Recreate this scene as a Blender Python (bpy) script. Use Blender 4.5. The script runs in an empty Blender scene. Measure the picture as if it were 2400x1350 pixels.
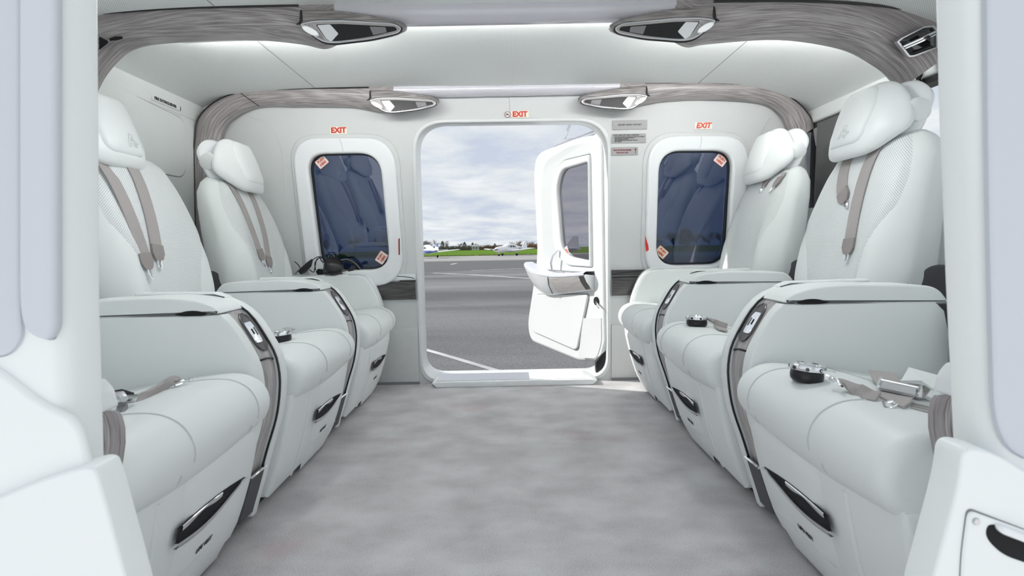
import bpy, bmesh, math, random
from mathutils import Vector, Matrix
SC = bpy.context.scene
C = SC.collection
PI = math.pi
random.seed(7)

# ------------------------------------------------------------------ camera, sky, sun, exposure
FPX, CX, CY, CAMZ, ROLL = 1260.0, 1195.0, 578.0, 0.65, math.radians(1.1)
cam = bpy.data.cameras.new('camera'); camo = bpy.data.objects.new('camera', cam); C.objects.link(camo)
camo.location = (0, 0, CAMZ)
camo.rotation_euler = (Matrix.Rotation(PI/2, 3, 'X') @ Matrix.Rotation(-ROLL, 3, 'Z')).to_euler()
cam.sensor_width = 36; cam.lens = FPX/2400*36
cam.shift_x = (1200-CX)/2400; cam.shift_y = -(675-CY)/2400
cam.clip_start = 0.02; cam.clip_end = 3000
cam.dof.use_dof = True; cam.dof.focus_distance = 2.0; cam.dof.aperture_fstop = 8.0
SC.camera = camo
vs = SC.view_settings
vs.view_transform = 'Standard'; vs.look = 'None'; vs.gamma = 1.0; vs.use_curve_mapping = False
vs.exposure = 1.00
SC.cycles.max_bounces = 8; SC.cycles.diffuse_bounces = 6; SC.cycles.glossy_bounces = 3

W = bpy.data.worlds.new('sky'); SC.world = W; W.use_nodes = True
nt = W.node_tree; nt.nodes.clear()
def wn(t, **k):
    n = nt.nodes.new(t)
    for a, b in k.items(): setattr(n, a, b)
    return n
out = wn('ShaderNodeOutputWorld'); bg = wn('ShaderNodeBackground')
tc = wn('ShaderNodeTexCoord'); sep = wn('ShaderNodeSeparateXYZ')
nt.links.new(tc.outputs['Generated'], sep.inputs[0])
# project the view direction on a cloud layer
mz = wn('ShaderNodeMath', operation='ABSOLUTE'); nt.links.new(sep.outputs['Z'], mz.inputs[0])
az = wn('ShaderNodeMath', operation='ADD'); nt.links.new(mz.outputs[0], az.inputs[0]); az.inputs[1].default_value = 0.13
dx = wn('ShaderNodeMath', operation='DIVIDE'); nt.links.new(sep.outputs['X'], dx.inputs[0]); nt.links.new(az.outputs[0], dx.inputs[1])
dy = wn('ShaderNodeMath', operation='DIVIDE'); nt.links.new(sep.outputs['Y'], dy.inputs[0]); nt.links.new(az.outputs[0], dy.inputs[1])
cmb = wn('ShaderNodeCombineXYZ'); nt.links.new(dx.outputs[0], cmb.inputs[0]); nt.links.new(dy.outputs[0], cmb.inputs[1])
n1 = wn('ShaderNodeTexNoise'); n1.inputs['Scale'].default_value = 1.7; n1.inputs['Detail'].default_value = 7; n1.inputs['Roughness'].default_value = .58
n1.inputs['Distortion'].default_value = .3
nt.links.new(cmb.outputs[0], n1.inputs['Vector'])
rp = wn('ShaderNodeValToRGB'); nt.links.new(n1.outputs[0], rp.inputs[0])
e = rp.color_ramp.elements
e[0].position = .34; e[0].color = (.56, .62, .74, 1)
e[1].position = .66; e[1].color = (.83, .86, .89, 1)
m_ = rp.color_ramp.elements.new(.47); m_.color = (.66, .71, .78, 1)
m_ = rp.color_ramp.elements.new(.54); m_.color = (.73, .77, .81, 1)
nt.links.new(rp.outputs[0], bg.inputs[0]); bg.inputs[1].default_value = 0.53
nt.links.new(bg.outputs[0], out.inputs[0])

sun = bpy.data.lights.new('sun', 'SUN'); suno = bpy.data.objects.new('sun', sun); C.objects.link(suno)
sun.energy = 2.1; sun.angle = math.radians(0.8); sun.color = (1, .97, .93)
sd = Vector((.80, -.22, -.56)).normalized()
suno.rotation_euler = sd.to_track_quat('-Z', 'Y').to_euler(); suno.location = (-8, 8, 9)

# ------------------------------------------------------------------ helpers
def P(px, py, y):
    u, v = px-CX, CY-py
    return Vector(((u*math.cos(ROLL)+v*math.sin(ROLL))*y/FPX, y, CAMZ+(-u*math.sin(ROLL)+v*math.cos(ROLL))*y/FPX))
def lerp(a, b, t): return a+(b-a)*t
def interp(x, xs, ys):
    if x <= xs[0]: return ys[0]
    for i in range(1, len(xs)):
        if x <= xs[i]:
            return ys[i-1]+(ys[i]-ys[i-1])*(x-xs[i-1])/(xs[i]-xs[i-1])
    return ys[-1]
def crom(pts, n=8, closed=False):
    """Catmull-Rom through points of any dimension"""
    out_, N = [], len(pts)
    segs = N if closed else N-1
    for i in range(segs):
        if closed: p0, p1, p2, p3 = pts[(i-1) % N], pts[i], pts[(i+1) % N], pts[(i+2) % N]
        else: p0, p1, p2, p3 = pts[max(i-1, 0)], pts[i], pts[i+1], pts[min(i+2, N-1)]
        for k in range(n):
            t = k/n
            out_.append(tuple(.5*((2*b)+(c-a)*t+(2*a-5*b+4*c-d)*t*t+(3*b-a-3*c+d)*t**3) for a, b, c, d in zip(p0, p1, p2, p3)))
    if not closed: out_.append(tuple(pts[-1]))
    return out_
def fillet(pts, r, n=6):
    """round the corners of a closed 2-D polygon"""
    N = len(pts); res = []
    for i in range(N):
        p = Vector(pts[i]); a = Vector(pts[i-1]); b = Vector(pts[(i+1) % N])
        ri = r[i] if isinstance(r, (list, tuple)) else r
        da, db = (a-p), (b-p)
        ra = min(ri, da.length*.49); rb = min(ri, db.length*.49)
        if ri <= 0: res.append(tuple(p)); continue
        A, B = p+da.normalized()*ra, p+db.normalized()*rb
        for k in range(n+1):
            t = k/n
            q = A*(1-t)**2+p*2*t*(1-t)+B*t*t
            # pull a little towards a circular arc
            res.append((q.x, q.y))
    res_ = []
    for q in res:
        if not res_ or (Vector(q)-Vector(res_[-1])).length > 3e-4: res_.append(q)
    if (Vector(res_[0])-Vector(res_[-1])).length < 3e-4: res_.pop()
    return res_
def rrect(x0, z0, x1, z1, r, n=6): return fillet([(x0, z0), (x1, z0), (x1, z1), (x0, z1)], r, n)

class MB:
    def __init__(s): s.v, s.f, s.uv = [], [], {}
    def add(s, vs, fs, uvs=None):
        o = len(s.v); s.v += [tuple(q) for q in vs]
        s.f += [tuple(i+o for i in f) for f in fs]
        if uvs:
            for i, u in enumerate(uvs): s.uv[o+i] = u
        return s
    def box(s, x0, y0, z0, x1, y1, z1):
        vs = [(x, y, z) for x in (x0, x1) for y in (y0, y1) for z in (z0, z1)]
        return s.add(vs, [(0, 1, 3, 2), (4, 6, 7, 5), (0, 4, 5, 1), (2, 3, 7, 6), (0, 2, 6, 4), (1, 5, 7, 3)])
    def grid(s, rows, closed=False, cap=False, uvscale=None):
        """rows of points; each row a ring when closed"""
        nr, nc = len(rows), len(rows[0])
        vs = [p for r in rows for p in r]; fs = []
        for i in range(nr-1):
            for j in range(nc if closed else nc-1):
                k = (j+1) % nc
                fs.append((i*nc+j, i*nc+k, (i+1)*nc+k, (i+1)*nc+j))
        if cap and closed:
            fs.append(tuple(range(nc))); fs.append(tuple((nr-1)*nc+j for j in range(nc)))
        uvs = []
        # arc lengths
        us = [0]
        jm = nc//2
        for i in range(1, nr): us.append(us[-1]+(Vector(rows[i][jm])-Vector(rows[i-1][jm])).length)
        for i in range(nr):
            ls = [0]
            for j in range(1, nc): ls.append(ls[-1]+(Vector(rows[i][j])-Vector(rows[i][j-1])).length)
            c = ls[jm]
            for j in range(nc): uvs.append((us[i], ls[j]-c))
        return s.add(vs, fs, uvs)
    def tube(s, path, r, n=8, cap=True, flat=None):
        path = [Vector(p) for p in path]
        rows = []
        N = len(path); up = Vector((0, 0, 1)); prev = None
        for i, p in enumerate(path):
            d = (path[min(i+1, N-1)]-path[max(i-1, 0)])
            if d.length < 1e-9: d = Vector((1, 0, 0))
            d.normalize()
            if prev is None:
                a = d.cross(up if abs(d.z) < .95 else Vector((1, 0, 0))).normalized()
            else:
                a = (prev-d*prev.dot(d)).normalized()
            prev = a; b = d.cross(a)
            ri = r[i] if isinstance(r, (list, tuple)) else r
            rows.append([tuple(p+a*math.cos(2*PI*k/n)*ri+b*math.sin(2*PI*k/n)*ri) for k in range(n)])
        return s.grid(rows, closed=True, cap=cap)
    def lathe(s, prof, origin=(0, 0, 0), axis=(0, 0, 1), n=24):
        ax = Vector(axis).normalized(); a = ax.orthogonal().normalized(); b = ax.cross(a); o = Vector(origin)
        rows = [[tuple(o+ax*h+a*math.cos(2*PI*k/n)*r+b*math.sin(2*PI*k/n)*r) for k in range(n)] for r, h in prof]
        return s.grid(rows, closed=True, cap=True)
    def prism(s, prof, y0, y1, r=0.0, n=4, fn=None, puff=0.0, mid=1):
        """closed 2-D profile (a,z) swept along y with rounded rims; fn(a,y,z)->xyz"""
        fn = fn or (lambda a, y, z: (a, y, z))
        N = len(prof); nrm = []
        area = sum(prof[i][0]*prof[(i+1) % N][1]-prof[(i+1) % N][0]*prof[i][1] for i in range(N))
        sg = 1 if area > 0 else -1
        for i in range(N):
            a, c_, b = Vector(prof[i-1]), Vector(prof[i]), Vector(prof[(i+1) % N]); d = (b-c_).normalized()+(c_-a).normalized()
            d = d.normalized() if d.length > 1e-9 else Vector((1, 0))
            nrm.append((d.y*sg, -d.x*sg))
        ys = []
        if r > 0:
            for k in range(n+1):
                th = PI/2*k/n; ys.append((y0+r*(1-math.cos(th)) if y1 > y0 else y0-r*(1-math.cos(th)), -r*(1-math.sin(th))))
        else: ys.append((y0, 0))
        mids = []
        sgn = 1 if y1 > y0 else -1
        for k in range(1, mid+1):
            t = k/(mid+1); mids.append((lerp(y0+sgn*r, y1-sgn*r, t), puff*math.sin(PI*t)**.7 if puff else 0))
        tail = [(y0+y1-q, o) for q, o in reversed(ys)]
        rows = [[fn(p[0]+nn[0]*o, y, p[1]+nn[1]*o) for p, nn in zip(prof, nrm)] for y, o in ys+mids+tail]
        return s.grid(rows, closed=True, cap=True)
    def pillow(s, outline, fn, tf, tb, n=7, pw=3.0):
        """star-shaped outline (w,t) inflated: front tf, back tb; fn(w,t,d)->xyz"""
        cx = sum(p[0] for p in outline)/len(outline); cz = sum(p[1] for p in outline)/len(outline)
        rows = []
        for k in range(n+1):
            th = PI/2*k/n
            sc = max(math.sin(th)**(2/pw), .02); d = tf*math.cos(th)**(2/2.2)
            rows.append([fn(cx+(p[0]-cx)*sc, cz+(p[1]-cz)*sc, d) for p in outline])
        for k in range(n-1, -1, -1):
            th = PI/2*k/n
            sc = max(math.sin(th)**(2/pw), .02); d = -tb*math.cos(th)**(2/2.2)
            rows.append([fn(cx+(p[0]-cx)*sc, cz+(p[1]-cz)*sc, d) for p in outline])
        return s.grid(rows, closed=True, cap=True)
    def mesh(s, name, mat, smooth=True, angle=40, recalc=True):
        me = bpy.data.meshes.new(name); me.from_pydata(s.v, [], s.f)
        if s.uv:
            ul = me.uv_layers.new(name='uv')
            for lp in me.loops: ul.data[lp.index].uv = s.uv.get(lp.vertex_index, (0, 0))
        if recalc:
            bm = bmesh.new(); bm.from_mesh(me); bmesh.ops.recalc_face_normals(bm, faces=bm.faces); bm.to_mesh(me); bm.free()
        if smooth:
            me.polygons.foreach_set('use_smooth', [True]*len(me.polygons)); me.set_sharp_from_angle(angle=math.radians(angle))
        me.materials.append(mat); me.update()
        return me

def link(name, me, parent=None, loc=None):
    o = bpy.data.objects.new(name, me); C.objects.link(o)
    if parent is not None: o.parent = parent
    if loc is not None: o.location = loc
    return o
def obj(name, mb, mat, parent=None, smooth=True, angle=40, recalc=True, label=None, loc=None):
    o = link(name, mb.mesh(name, mat, smooth, angle, recalc), parent, loc)
    if label: o['label'] = label
    return o
def tag(o, label, cat, group=None):
    o['label'] = label; o['category'] = cat
    if group: o['group'] = group
    return o
def thing(name, label, cat, loc=(0, 0, 0), group=None):
    o = bpy.data.objects.new(name, None); C.objects.link(o); o.location = loc; o.empty_display_size = .05
    return tag(o, label, cat, group)
def struct(o, label=None):
    o['kind'] = 'structure'
    if label: o['label'] = label
    return o
def curve_mesh(name, loops, th, mat, M=None, bevel=0.0, res=2):
    """flat plate with holes out of 2-D loops, given thickness th"""
    cu = bpy.data.curves.new('tmp', 'CURVE'); cu.dimensions = '2D'; cu.fill_mode = 'BOTH'
    cu.extrude = max(th/2-bevel, 0); cu.bevel_depth = bevel; cu.bevel_resolution = res; cu.offset = -bevel
    for lp in loops:
        sp = cu.splines.new('POLY'); sp.points.add(len(lp)-1); sp.use_cyclic_u = True
        for q, p in zip(sp.points, lp): q.co = (p[0], p[1], 0, 1)
    return _conv(name, cu, mat, M)
def text_mesh(name, body, size, mat, M=None, bold=0.0, th=0.0006, align='CENTER', shear=0.0, space=1.0, sx=1.0):
    cu = bpy.data.curves.new('tmp', 'FONT'); cu.body = body; cu.size = size; cu.align_x = align; cu.align_y = 'CENTER'
    cu.offset = bold; cu.extrude = th/2; cu.shear = shear; cu.space_character = space; cu.space_line = .95
    cu.resolution_u = 3
    if sx != 1: M = M @ Matrix.Diagonal((sx, 1, 1, 1))
    return _conv(name, cu, mat, M)
def _conv(name, cu, mat, M):
    o = bpy.data.objects.new('tmp', cu); C.objects.link(o)
    dg = bpy.context.evaluated_depsgraph_get()
    me = bpy.data.meshes.new_from_object(o.evaluated_get(dg)); me.name = name
    bpy.data.objects.remove(o); bpy.data.curves.remove(cu)
    me.materials.clear(); me.materials.append(mat)
    if M is not None: me.transform(M)
    me.polygons.foreach_set('use_smooth', [True]*len(me.polygons)); me.set_sharp_from_angle(angle=math.radians(35))
    return me
def frame(o, xa, ya):
    """matrix with origin o, x axis xa, y axis ya"""
    xa = Vector(xa).normalized(); ya = Vector(ya); za = xa.cross(ya).normalized(); ya = za.cross(xa)
    M = Matrix.Identity(4)
    for i, c in enumerate((xa, ya, za, Vector(o))):
        for r in range(3): M[r][i] = c[r]
    return M

# ------------------------------------------------------------------ materials
def mat(name, col, rough=.5, metal=0.0, coat=0.0, spec=.5, bump=None, em=None, ems=0.0):
    m = bpy.data.materials.new(name); m.use_nodes = True
    b = m.node_tree.nodes['Principled BSDF']
    b.inputs['Base Color'].default_value = (*col, 1); b.inputs['Roughness'].default_value = rough; b.inputs['Metallic'].default_value = metal
    b.inputs['Coat Weight'].default_value = coat; b.inputs['Specular IOR Level'].default_value = spec
    if em: b.inputs['Emission Color'].default_value = (*em, 1); b.inputs['Emission Strength'].default_value = ems
    if bump:
        sc, st, dist = bump; N = m.node_tree.nodes; L = m.node_tree.links
        t = N.new('ShaderNodeTexCoord'); n = N.new('ShaderNodeTexNoise'); n.inputs['Scale'].default_value = sc; n.inputs['Detail'].default_value = 4
        bp = N.new('ShaderNodeBump'); bp.inputs['Strength'].default_value = st; bp.inputs['Distance'].default_value = dist
        L.new(t.outputs['Object'], n.inputs['Vector']); L.new(n.outputs[0], bp.inputs['Height']); L.new(bp.outputs[0], b.inputs['Normal'])
    return m
def mix_noise(m, c1, c2, scale, detail=5, lo=.35, hi=.65, coord='Object', stretch=(1, 1, 1), third=None):
    N, L = m.node_tree.nodes, m.node_tree.links; b = N['Principled BSDF']
    t = N.new('ShaderNodeTexCoord'); mp = N.new('ShaderNodeMapping'); mp.inputs['Scale'].default_value = stretch
    n = N.new('ShaderNodeTexNoise'); n.inputs['Scale'].default_value = scale; n.inputs['Detail'].default_value = detail
    r = N.new('ShaderNodeValToRGB'); r.color_ramp.elements[0].position = lo; r.color_ramp.elements[1].position = hi
    r.color_ramp.elements[0].color = (*c1, 1); r.color_ramp.elements[1].color = (*c2, 1)
    L.new(t.outputs[coord], mp.inputs[0]); L.new(mp.outputs[0], n.inputs['Vector']); L.new(n.outputs[0], r.inputs[0]); L.new(r.outputs[0], b.inputs['Base Color'])
    return n, r
def perforated(name, col, hole, pitch, rad, rough=.5, skew=True, coord='UV'):
    """leather with a staggered grid of punched holes"""
    m = mat(name, col, rough); N, L = m.node_tree.nodes, m.node_tree.links; b = N['Principled BSDF']
    t = N.new('ShaderNodeTexCoord'); s = N.new('ShaderNodeSeparateXYZ'); L.new(t.outputs[coord], s.inputs[0])
    def mt(op, a, bb=None):
        q = N.new('ShaderNodeMath'); q.operation = op
        for i, x in enumerate((a, bb)):
            if x is None: continue
            if hasattr(x, 'is_linked'): L.new(x, q.inputs[i])
            else: q.inputs[i].default_value = x
        return q.outputs[0]
    k = PI/pitch
    def dots(o):
        u = mt('SINE', mt('MULTIPLY', mt('ADD', s.outputs[0], o), k)); v = mt('SINE', mt('MULTIPLY', mt('ADD', s.outputs[2 if coord == 'Object' else 1], o), k))
        return mt('ADD', mt('MULTIPLY', u, u), mt('MULTIPLY', v, v))
    d = mt('MINIMUM', dots(0), dots(pitch/2)) if skew else dots(0)
    g = mt('LESS_THAN', d, (k*rad)**2)
    mx = N.new('ShaderNodeMix'); mx.data_type = 'RGBA'; L.new(g, mx.inputs[0]); mx.inputs[6].default_value = (*col, 1); mx.inputs[7].default_value = (*hole, 1)
    L.new(mx.outputs[2], b.inputs['Base Color'])
    return m
def wood(name, c0, c1, c2, coord='UV', scale=1.0, rough=.42):
    m = mat(name, c1, rough, coat=.25); N, L = m.node_tree.nodes, m.node_tree.links; b = N['Principled BSDF']
    t = N.new('ShaderNodeTexCoord')
    mp = N.new('ShaderNodeMapping'); mp.inputs['Scale'].default_value = (1.3*scale, 17*scale, 17*scale)
    L.new(t.outputs[coord], mp.inputs[0])
    n = N.new('ShaderNodeTexNoise'); n.inputs['Scale'].default_value = 1.0; n.inputs['Detail'].default_value = 2; n.inputs['Distortion'].default_value = .4
    L.new(mp.outputs[0], n.inputs['Vector'])
    w = N.new('ShaderNodeMath'); w.operation = 'MULTIPLY'; w.inputs[1].default_value = 75
    L.new(n.outputs[0], w.inputs[0]); sn = N.new('ShaderNodeMath'); sn.operation = 'SINE'; L.new(w.outputs[0], sn.inputs[0])
    mp2 = N.new('ShaderNodeMapping'); mp2.inputs['Scale'].default_value = (9*scale, 420*scale, 420*scale); L.new(t.outputs[coord], mp2.inputs[0])
    f = N.new('ShaderNodeTexNoise'); f.inputs['Scale'].default_value = 1; f.inputs['Detail'].default_value = 5; f.inputs['Roughness'].default_value = .65
    L.new(mp2.outputs[0], f.inputs['Vector'])
    a1 = N.new('ShaderNodeMath'); a1.operation = 'MULTIPLY_ADD'; a1.inputs[1].default_value = .055; a1.inputs[2].default_value = 0
    L.new(sn.outputs[0], a1.inputs[0])
    a2 = N.new('ShaderNodeMath'); a2.operation = 'ADD'; L.new(a1.outputs[0], a2.inputs[0]); L.new(f.outputs[0], a2.inputs[1])
    r = N.new('ShaderNodeValToRGB'); L.new(a2.outputs[0], r.inputs[0]); el = r.color_ramp.elements
    el[0].position = .30; el[0].color = (*c0, 1); el[1].position = .72; el[1].color = (*c2, 1)
    q = el.new(.5); q.color = (*c1, 1)
    L.new(r.outputs[0], b.inputs['Base Color'])
    bp = N.new('ShaderNodeBump'); bp.inputs['Strength'].default_value = .15; bp.inputs['Distance'].default_value = .001
    L.new(f.outputs[0], bp.inputs['Height']); L.new(bp.outputs[0], b.inputs['Normal'])
    return m

WH = (.83, .86, .85)
M_leather = mat('white_leather', WH, .48, bump=(260, .06, .001))
M_leather2 = mat('white_leather_smooth', (.84, .865, .86), .42, bump=(180, .04, .001))
M_panel = mat('white_trim_panel', (.82, .85, .84), .5)
M_wallgrey = mat('pale_wall_lining', (.63, .65, .645), .55, bump=(300, .04, .001))
M_plastic = mat('white_gloss_plastic', (.85, .87, .88), .25, coat=.4)
M_paint = mat('white_paint', (.72, .74, .74), .3, coat=.2)
M_dline = mat('door_lining', (.62, .65, .645), .5)
M_jamb = mat('frame_white_paint', (.90, .925, .915), .45)
M_jamb2 = mat('frame_shaded_blue_grey', (.63, .66, .71), .5)  # frame paint with its bluish shading put into the colour
M_perf = perforated('perforated_leather', (.84, .865, .86), (.22, .23, .24), .0062, .00095)
M_ceil = perforated('perforated_headliner', (.90, .93, .915), (.40, .42, .42), .0068, .0010)
M_kick = perforated('perforated_kick_panel', (.80, .82, .815), (.36, .36, .37), .0056, .0012, coord='Object')
M_wood = wood('grey_oak', (.13, .117, .117), (.33, .30, .30), (.55, .53, .53))
M_woodd = wood('dark_grey_oak', (.02, .02, .022), (.07, .065, .066), (.17, .155, .15))
M_woodl = wood('pale_grey_oak', (.17, .15, .15), (.42, .40, .395), (.62, .61, .60))
M_woodo = wood('grey_oak_object_grain', (.09, .08, .08), (.27, .245, .24), (.46, .44, .43), coord='Object')
M_groove = mat('grey_groove', (.40, .42, .45), .7)
M_chrome = mat('chrome', (.86, .87, .89), .08, metal=1)
M_alu = mat('brushed_metal', (.62, .62, .64), .28, metal=1)
M_black = mat('black_plastic', (.008, .008, .009), .35)
M_gap = mat('black_gap', (.004, .004, .005), .8)
M_blackg = mat('black_gloss', (.006, .006, .007), .06, coat=1)
M_grey = mat('dark_grey_fabric', (.10, .10, .105), .8, bump=(500, .2, .001))
M_mid = mat('mid_grey_plastic', (.24, .24, .25), .6)
M_pill = mat('grey_pillar_fabric', (.15, .148, .15), .8)
M_pillc = mat('pale_grey_cover', (.34, .33, .335), .7)
M_seam = mat('grey_seam_thread', (.62, .65, .65), .7)
M_strap = mat('grey_webbing', (.44, .41, .40), .75)
M_strap2 = mat('stitched_webbing_end', (.33, .30, .29), .8)
M_strip = mat('pale_lilac_gloss_strip', (.62, .62, .67), .12, coat=.5)
M_red = mat('sign_red', (.62, .02, .02), .5)
M_cream = mat('sign_cream', (.85, .82, .66), .5)
M_orange = mat('sign_orange_red', (.70, .09, .04), .5)
M_stick = mat('sticker_white', (.86, .84, .80), .5)
M_placard = mat('placard_grey', (.37, .37, .37), .5)
M_ink = mat('black_ink', (.015, .015, .015), .5)
M_inkr = mat('dark_red_ink', (.22, .01, .02), .5)
M_lens = mat('reading_light_lens', (.9, .92, .92), .3, em=(1, 1, 1), ems=.12)
# wave in the webbing
N_, L_ = M_strap.node_tree.nodes, M_strap.node_tree.links
_t = N_.new('ShaderNodeTexCoord'); _w = N_.new('ShaderNodeTexWave'); _w.inputs['Scale'].default_value = 320; _w.bands_direction = 'X'
_b = N_.new('ShaderNodeBump'); _b.inputs['Strength'].default_value = .35; _b.inputs['Distance'].default_value = .0008
L_.new(_t.outputs['UV'], _w.inputs['Vector']); L_.new(_w.outputs[0], _b.inputs['Height']); L_.new(_b.outputs[0], N_['Principled BSDF'].inputs['Normal'])

def glass(name, tint, refl, rough=.01, gtint=(1, 1, 1)):
    m = bpy.data.materials.new(name); m.use_nodes = True; N, L = m.node_tree.nodes, m.node_tree.links; N.clear()
    o = N.new('ShaderNodeOutputMaterial'); mx = N.new('ShaderNodeMixShader'); tr = N.new('ShaderNodeBsdfTransparent'); gl = N.new('ShaderNodeBsdfGlossy')
    tr.inputs[0].default_value = (*tint, 1); gl.inputs['Roughness'].default_value = rough; gl.inputs[0].default_value = (*gtint, 1)
    fr = N.new('ShaderNodeFresnel'); fr.inputs[0].default_value = 1.5
    ad = N.new('ShaderNodeMath'); ad.operation = 'ADD'; ad.inputs[1].default_value = refl; ad.use_clamp = True
    L.new(fr.outputs[0], ad.inputs[0]); L.new(ad.outputs[0], mx.inputs[0]); L.new(tr.outputs[0], mx.inputs[1]); L.new(gl.outputs[0], mx.inputs[2]); L.new(mx.outputs[0], o.inputs[0])
    return m
M_glass = glass('blue_tinted_glass', (.12, .185, .31), .095, gtint=(.90, .92, 1))
M_glassd = glass('grey_tinted_glass', (.22, .20, .22), .10, gtint=(.40, .39, .42))
M_glassc = glass('grey_clear_glass', (.30, .30, .31), .05)

# carpet
M_carpet = mat('grey_carpet', (.40, .39, .39), .95, spec=.1)
N_, L_ = M_carpet.node_tree.nodes, M_carpet.node_tree.links
_n, _r = mix_noise(M_carpet, (.47, .455, .462), (.68, .67, .67), 7.5, 9, .27, .70, stretch=(.85, 1.15, 1))
_r.color_ramp.elements.new(.48).color = (.575, .565, .567, 1)
_t = N_.new('ShaderNodeTexCoord'); _f = N_.new('ShaderNodeTexNoise'); _f.inputs['Scale'].default_value = 420; _f.inputs['Detail'].default_value = 3
_mx = N_.new('ShaderNodeMix'); _mx.data_type = 'RGBA'; _mx.blend_type = 'OVERLAY'; _mx.inputs[0].default_value = .7
L_.new(_t.outputs['Object'], _f.inputs['Vector']); L_.new(_r.outputs[0], _mx.inputs[6]); L_.new(_f.outputs[0], _mx.inputs[7]); L_.new(_mx.outputs[2], N_['Principled BSDF'].inputs['Base Color'])
_s = N_.new('ShaderNodeTexNoise'); _s.inputs['Scale'].default_value = 3.1; _s.inputs['Detail'].default_value = 5; L_.new(_t.outputs['Object'], _s.inputs['Vector'])
_sr = N_.new('ShaderNodeValToRGB'); _sr.color_ramp.elements[0].position = .58; _sr.color_ramp.elements[1].position = .72; L_.new(_s.outputs[0], _sr.inputs[0])
_sm = N_.new('ShaderNodeMix'); _sm.data_type = 'RGBA'; _sm.blend_type = 'MULTIPLY'; _sm.inputs[7].default_value = (.90, .80, .82, 1)
L_.new(_sr.outputs[0], _sm.inputs[0]); L_.new(_mx.outputs[2], _sm.inputs[6]); L_.new(_sm.outputs[2], N_['Principled BSDF'].inputs['Base Color'])
_b = N_.new('ShaderNodeBump'); _b.inputs['Strength'].default_value = .6; _b.inputs['Distance'].default_value = .003
L_.new(_f.outputs[0], _b.inputs['Height']); L_.new(_b.outputs[0], N_['Principled BSDF'].inputs['Normal'])
FILL_GLOW = 19.0  # strength of the added fill strips

# ------------------------------------------------------------------ the cabin shell
def ywall(z): return 2.52+(.65-z)*.10
WX, WY = Vector((1, 0, 0)), Vector((0, -.1, 1)).normalized()
WN = WX.cross(WY)                                                    # towards the cabin
def wallM(d=0.0):                                                    # plate coordinates (x, slope height) on the far wall, d proud of it
    return frame(Vector((0, ywall(0), 0))+WN*d, WX, WY)
def WV(pts): return [(p[0], p[1]*1.005) for p in pts]

mb = MB().box(-1.42, .42, -.06, 1.42, 2.60, 0.0)
floor = struct(obj('floor', mb, M_carpet, smooth=False), 'grey pile carpet on the cabin floor')

DOOR = fillet(WV([(-.428, 1.228), (.462, 1.222), (.460, .012), (-.432, .012)]), [.14, .15, .10, .10], 10)
GL = fillet(WV([(-.921, 1.093), (-.588, 1.091), (-.560, .556), (-.882, .556)]), [.085, .10, .10, .08], 8)
GR = fillet(WV([(.693, 1.076), (1.030, 1.071), (1.010, .549), (.680, .549)]), [.10, .085, .085, .10], 8)
FL = fillet(WV([(-.990, 1.166), (-.520, 1.162), (-.498, .478), (-.950, .478)]), [.13, .14, .15, .13], 8)
FR = fillet(WV([(.640, 1.144), (1.105, 1.139), (1.085, .478), (.628, .478)]), [.14, .13, .13, .15], 8)
OUTER = WV([(-1.40, -.04), (1.37, -.04), (1.37, 1.36), (-1.40, 1.36)])
wf = link('wall_far', curve_mesh('wall_far', [OUTER, DOOR, GL, GR], .05, M_wallgrey, wallM(-.025))); struct(wf, 'pale lined cabin side wall with doorway and two windows')
# outer skin of the fuselage beyond the lining
def grow(pts, d):
    cx = sum(p[0] for p in pts)/len(pts); cz = sum(p[1] for p in pts)/len(pts)
    w = max(p[0] for p in pts)-cx; h = max(p[1] for p in pts)-cz
    return [(cx+(p[0]-cx)*(1+d/w), cz+(p[1]-cz)*(1+d/h)) for p in pts]
df = struct(link('door_frame', curve_mesh('door_frame', [grow(DOOR, .012), grow(DOOR, -.004)], .14, M_paint, wallM(-.065), bevel=.004)))
df.name = 'trim_1'; df['label'] = 'white painted frame around the open doorway'
# lower dotted kick panels, wooden waist strips, joint lines: parts of the far wall
for x0, x1 in ((-1.2, -.446), (.476, 1.2)):
    link('kick_panel', curve_mesh('kick_panel', [WV([(x0, 0), (x1, 0), (x1, .268), (x0, .268)])], .006, M_kick, wallM(.003)), wf)
    link('skirting_strip', curve_mesh('skirting_strip', [WV([(x0, 0), (x1, 0), (x1, .012), (x0, .012)])], .012, M_mid, wallM(.008)), wf)
for x0, x1, side in ((-1.0, -.446, -1), (.476, 1.05, 1)):
    mb = MB(); zb, zt = .408, .500
    rows = [[(x, ywall(z)-d, z) for z, d in ((zb, .0), (zb+.004, .012), (.455, .017), (zt-.008, .014), (zt, 0))] for x in [lerp(x0, x1, k/12) for k in range(13)]]
    mb.grid(rows); obj('wood_waist_strip', mb, M_woodd, wf, label='dark oak strip at waist height beside the doorway')
    mb = MB(); xa, xb = (x0+.24, x1) if side < 0 else (x0, x1-.2)
    for i in range(1):
        mb.box(xa, ywall(.517)-.012, .504, xb, ywall(.517)+.01, .530)
    l = obj('ledge_strip', mb, M_woodd if side > 0 else M_panel, wf, smooth=False)
    mb = MB().tube([(lerp(xa+.004, xb-.004, k/16), ywall(.517)-.013, .509+.015*math.sin(PI*k/16)**.6) for k in range(17)], .0016, 5)
    obj('ledge_line', mb, M_black, wf)
mb = MB().tube([(.010, ywall(1.235)-.001, 1.232), (.012, ywall(1.35)-.001, 1.35)], .0018, 5); obj('seam', mb, M_seam, wf)
mb = MB()
for x0, x1, cx, zz in ((-1.03, -1.18, -1.04, .9), ):
    mb.tube(crom([(-1.20, ywall(1.27)-.001, 1.275), (-1.09, ywall(1.2)-.001, 1.22), (-1.04, ywall(1.1)-.001, 1.10), (-1.035, ywall(.9)-.001, .9)], 8), .0014, 5)
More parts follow.
